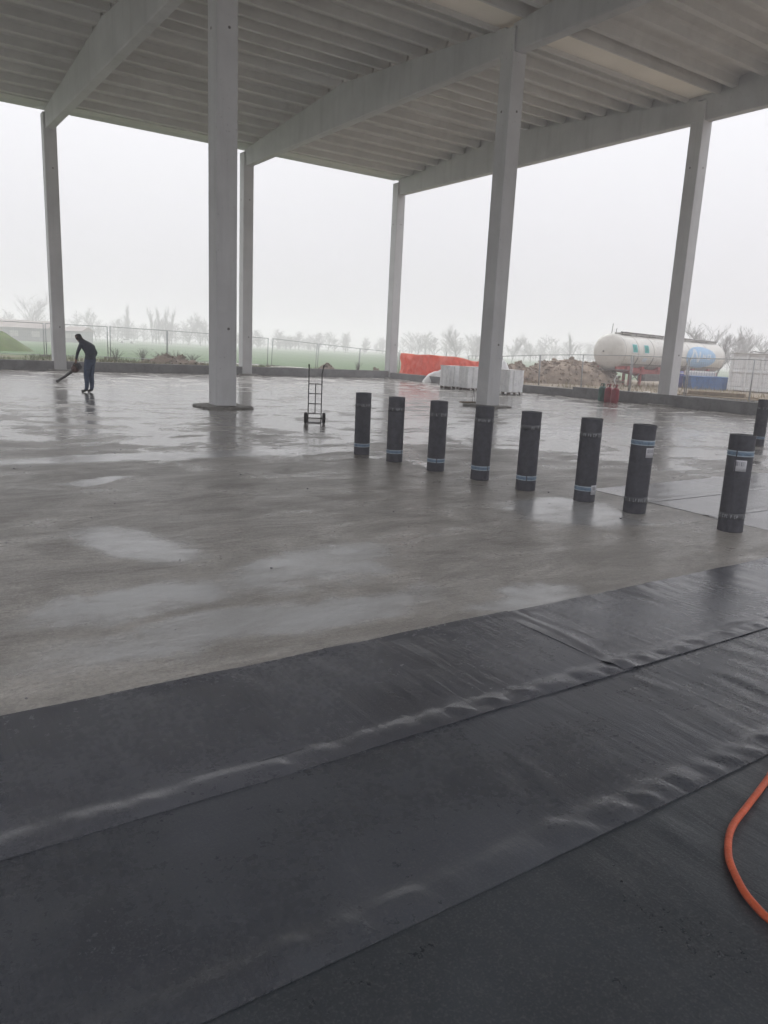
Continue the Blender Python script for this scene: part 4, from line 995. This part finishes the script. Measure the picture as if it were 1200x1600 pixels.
ct = thing('site_container', 'white ribbed steel site container at the right edge of the yard', 'container', (21.6, -9.45, .05), math.atan2(-2.9, .6))
def container():
    L, D, H = 6.0, 2.2, 2.52      # x along the visible front from the near corner, y away from the camera
    MB().box((0, .03, .12), (L, D, H)).build('shell', 'container_white', ct)
    n = 6
    for k in range(n + 1):
        x = L * k / n; MB().cbox((x - .08, -.06, .1), (x + .08, .10, H + .02), .015).build('post', 'container_white', ct)
    for z in (.12, 1.30, H - .08):
        for k in range(n): MB().cbox((L * k / n + .082, -.045, z), (L * (k + 1) / n - .082, .05, z + .15), .015).build('rail', 'container_white', ct)
    for k in range(n):
        for z0, z1 in ((.275, 1.295), (1.455, H - .085)):
            MB().cbox((L * k / n + .17, .0, z0 + .1), (L * (k + 1) / n - .17, .045, z1 - .1), .012).build('panel', 'container_white', ct)
    for y in (.5, 1.1, 1.7): MB().cbox((-.05, y - .05, .12), (.02, y + .05, H), .01).build('end_rib', 'container_white', ct)
    MB().cbox((-.08, -.1, H + .02), (L + .1, D + .1, H + .09), .02).build('roof_edge', 'tank_grey', ct)
    for k in range(4): MB().cbox((.4 + k * 1.7, -.02, -.05), (.9 + k * 1.7, .5, .115), .02).build('support_block', 'pallet_wood', ct)
    MB().tube(catmull([(1.0, .2, H + .1), (1.3, .15, H + .2), (1.9, .2, H + .14), (2.1, .25, H + .34), (2.4, .2, H + .36), (2.5, .2, H + .1)], 6), .03, 6).build('roof_pipe', 'tank_dark', ct, True)
container()
tn = thing('tent_canopy', 'pale pitched tent canopy rising behind the white site container', 'tent', (27.4, -12.6, .1), -YAW)
MB().add([(-2.2, -1.5, 2.6), (2.2, -1.5, 2.6), (2.2, 1.5, 2.6), (-2.2, 1.5, 2.6), (-.3, 0, 3.55), (1.4, 0, 3.55), (-2.2, -1.5, 2.35), (2.2, -1.5, 2.35), (2.2, 1.5, 2.35), (-2.2, 1.5, 2.35)],
         [(0, 1, 5, 4), (1, 2, 5), (2, 3, 4, 5), (3, 0, 4), (0, 6, 7, 1), (1, 7, 8, 2), (2, 8, 9, 3), (3, 9, 6, 0)]).build('canopy', 'tent_white', tn)
for x in (-2.15, 2.15):
    for y in (-1.45, 1.45): MB().tube([(x, y, -.1), (x, y, 2.6)], .04, 8).build('pole', 'galvanised', tn)

# ------------------------------------------------------------------ bare winter trees
def tree_mesh(seed, H, spread, levels=4, trunk_r=.16, first=.25, narrow=1.0, twigs=3, fine=1.0):
    r = random.Random(seed); tr = MB(); cr_ = MB()
    def grow(p, d, L, rad_, lev):
        n = 3; pts_ = [p]; q = p; dd = d.copy()
        for k in range(n):
            dd = (dd + Vector((r.gauss(0, .12), r.gauss(0, .12), .10 + r.gauss(0, .05)))).normalized(); q = q + dd * L / n; pts_.append(q)
        rs = [rad_ * (1 - .42 * k / n) for k in range(n + 1)]
        (tr if lev < 2 else cr_).tube(pts_, rs, 7 if lev == 0 else 5 if lev == 1 else 3, False)
        if lev >= levels: return
        nb = {0: 9, 1: 6, 2: 5}.get(lev, twigs)
        for k in range(nb):
            f = (first if lev == 0 else .2) + (1 - (first if lev == 0 else .2)) * (k + r.uniform(.2, .9)) / nb; f = min(f, .999)
            i = int(f * n); b0 = pts_[i].lerp(pts_[i + 1], f * n - i)
            a = r.uniform(0, 6.28); side = Vector((math.cos(a), math.sin(a), 0)); el = r.uniform(.5, 1.1)
            nd = (side * spread * r.uniform(.7, 1.2) + dd * el * narrow + Vector((0, 0, .22 * narrow))).normalized()
            grow(b0, nd, L * r.uniform(.46, .68) * (1.05 - .25 * f if lev == 0 else 1), max(.008 * fine, rad_ * (1 - .42 * f) * .55), lev + 1)
    grow(Vector((0, 0, -.2)), Vector((0, 0, 1)), H * .68, trunk_r, 0)
    return tr.mesh('trunk', 'bark', True), cr_.mesh('crown', 'twig')
protos = [tree_mesh(3, 12, .9, 4, .26, .22, 1.0, 3, 2.6), tree_mesh(8, 10, .85, 4, .2, .2, 1.0, 3, 2.6), tree_mesh(14, 10, .35, 4, .16, .12, 1.9, 3, 2.4), tree_mesh(21, 9, 1.05, 4, .2, .15, .8, 3, 2.4)]
def tree(kind, x, y, s, rz, label, group=None):
    t = thing('bare_tree', label, 'tree', (x, y, -.05), rz, group); t.scale = (s, s, s)
    inst('trunk', protos[kind][0], parent=t); inst('crown', protos[kind][1], parent=t)
def px(xpix, depth):
    """a spot on the plain at a bearing (photo column) and distance"""
    a = (xpix - 600) / 1163.5; return CAM.x + (rh.x * a + fh.x) * depth, CAM.y + (rh.y * a + fh.y) * depth
FAR = [(0, 50, 235, 1.12, 'big spreading bare tree left of the leftmost column, behind the mound'),
       (1, 2, 230, .8, 'bare tree cut by the left picture edge'),
       (1, 148, 250, .98, 'bare tree just right of the leftmost column'),
       (3, 180, 270, .95, 'small bare tree between two taller ones beyond the worker'),
       (2, 196, 255, 1.0, 'tall bare tree directly above the stooping worker, right side'),
       (2, 234, 250, .92, 'first slim poplar of the row left of the big inner column'),
       (2, 245, 251, .94, 'second slim poplar of the row left of the big inner column'),
       (2, 254, 250, .95, 'third slim poplar of the row left of the big inner column'),
       (2, 263, 252, .92, 'fourth slim poplar of the row left of the big inner column'),
       (1, 289, 255, 1.03, 'round headed bare tree close to the left of the inner column'),
       (3, 308, 258, 1.0, 'bare tree touching the left edge of the inner column'),
       (1, 322, 262, .92, 'lower bare tree peeping out beside the inner column'),
       (3, 488, 290, .75, 'faint tree left of the middle of the far field'),
       (3, 502, 285, .85, 'faint taller tree above the far field, right of the hand truck'),
       (1, 640, 235, .62, 'faint bare tree just right of the corner column'),
       (3, 666, 225, .72, 'small bare tree left of the broad one above the orange net'),
       (1, 700, 195, .80, 'broad bare tree above the orange net'),
       (3, 728, 215, .78, 'bare tree touching the left side of the right inner column'),
       (1, 783, 200, .70, 'bare tree just right of the right inner column'),
       (3, 812, 220, .66, 'low bare tree above the fence between column and rubble'),
       (2, 872, 185, .62, 'slim bare tree above the rubble pile'),
       (0, 1079, 92, .56, 'near dark branching bare tree above the tank trailer, right of the edge column'),
       (1, 1096, 96, .60, 'near bare tree rising over the far end of the tank'),
       (1, 1120, 120, .72, 'greyer bare tree between the tank end and the container'),
       (3, 1138, 128, .76, 'bare tree above the left corner of the site container'),
       (0, 1168, 150, .68, 'rounded bare tree above the site container'),
       (3, 1193, 150, .74, 'bare tree at the right picture edge above the container')]
for k, (kd, xp, d, s, lab) in enumerate(FAR):
    x, y = px(xp, d); tree(kd, x, y, s, k * 1.3, lab, 'bare trees beyond the field' if d > 160 else 'bare trees behind the yard')
# far wood that reads as one grey band
wb = MB(); r = random.Random(77)
for k in range(270):
    xp = r.uniform(-60, 1260); d = r.uniform(255, 370); x, y = px(xp, d); h = r.uniform(4, 7.5) * (1.2 if xp < 340 or xp > 620 else .9)
    p0 = Vector((x, y, 0)); wb.tube([p0, p0 + Vector((r.gauss(0, .4), r.gauss(0, .4), h * .7)), p0 + Vector((r.gauss(0, .8), r.gauss(0, .8), h))], [.16, .1, .03], 3, False)
    for q in range(26):
        f = r.uniform(.12, .95); b0 = p0 + Vector((0, 0, h * f)); a = r.uniform(0, 6.28); L = h * .42 * (1.1 - f * .7)
        e = b0 + Vector((math.cos(a) * L, math.sin(a) * L, L * r.uniform(.3, 1.1))); wb.tube([b0, e], [.10, .03], 3, False)
        for z in range(3):
            c0 = b0.lerp(e, r.uniform(.3, 1)); wb.tube([c0, c0 + Vector((r.gauss(0, .6), r.gauss(0, .6), r.uniform(.2, 1.0)))], [.06, .02], 3, False)
tag(wb.build('far_wood', 'twig'), 'hazy grey wood along the horizon beyond the field', 'wood', kind='stuff')

# ------------------------------------------------------------------ far sheds and cars
def shed(label, xp0, xp1, depth, h, rz, roof_h):
    x0, y0 = px(xp0, depth); x1, y1 = px(xp1, depth); d = Vector((x1 - x0, y1 - y0, 0)); L = d.length
    t = thing('farm_shed', label, 'shed', (x0, y0, 0), math.atan2(d.y, d.x))
    MB().box((0, 0, -.2), (L, 7, h)).build('wall', 'shed_wall', t)
    MB().add([(-.4, -.4, h + .002), (L + .4, -.4, h + .002), (L + .4, 7.4, h + .002), (-.4, 7.4, h + .002), (-.4, 3.5, h + roof_h), (L + .4, 3.5, h + roof_h)], [(0, 1, 5, 4), (3, 4, 5, 2), (0, 4, 3), (1, 2, 5), (3, 2, 1, 0)]).build('roof', 'shed_roof', t)
    n = max(2, int(L / 3.5))
    for k in range(n): MB().cbox((L * (k + .5) / n - .8, -.06, 1.0), (L * (k + .5) / n + .8, .05, h - .6), .02).build('window', 'tank_grey', t)
shed('long low grey farm shed behind the mound at the left edge', -60, 72, 150, 2.7, 0, 1.5)
shed('small grey farm shed just right of the leftmost column', 98, 124, 165, 2.6, 0, 1.0)
def far_car(label, xp, depth):
    x, y = px(xp, depth); t = thing('parked_car', label, 'car', (x, y, .1), -YAW + .2, 'white vehicles beyond the field')
    v = []; prof = [(-2.1, .35), (2.1, .35), (2.15, .75), (1.3, .95), (.75, 1.42), (-1.0, 1.45), (-1.75, 1.0), (-2.15, .9)]
    for yy in (-.85, .85): v += [(a, yy, b) for a, b in prof]
    n = len(prof); MB().add(v, [tuple(range(n)), tuple(range(2 * n - 1, n - 1, -1))] + [(i, i + n, (i + 1) % n + n, (i + 1) % n) for i in range(n)]).build('body', 'tarp_white', t)
    for a in (-1.3, 1.3):
        for yy in (-.86, .86): MB().lathe([(0, -.1), (.3, -.1), (.32, 0), (.3, .1), (0, .1)], 16, Matrix.Translation((a, yy, .32)) @ Matrix.Rotation(rad(90), 4, 'X')).build('wheel', 'rubber', t)
    MB().cbox((-.9, -.88, 1.0), (.7, .88, 1.36), .03).build('window_band', 'tank_dark', t)
far_car('tiny white car beyond the field above the worker', 195, 215); far_car('tiny white car between the mound and the leftmost column', 70, 200)

# ------------------------------------------------------------------ misty air
hz = MB().box((-1180, -1180, -1.4), (1180, 1180, 16)).build('haze', None) if False else None
g = NG('mist'); g.t.nodes.remove(g.b)
pv = g.n('ShaderNodeVolumePrincipled'); pv.inputs['Color'].default_value = (.995, .975, .995, 1); pv.inputs['Density'].default_value = .0043; pv.inputs['Anisotropy'].default_value = .4
g.l(pv.outputs[0], g.t.nodes['Material Output'].inputs['Volume'])
hz = MB().box((-1180, -1180, -1.4), (1180, 1180, 16)).build('haze', 'mist'); tag(hz, 'thin grey winter mist over the whole site', 'haze', kind='stuff')
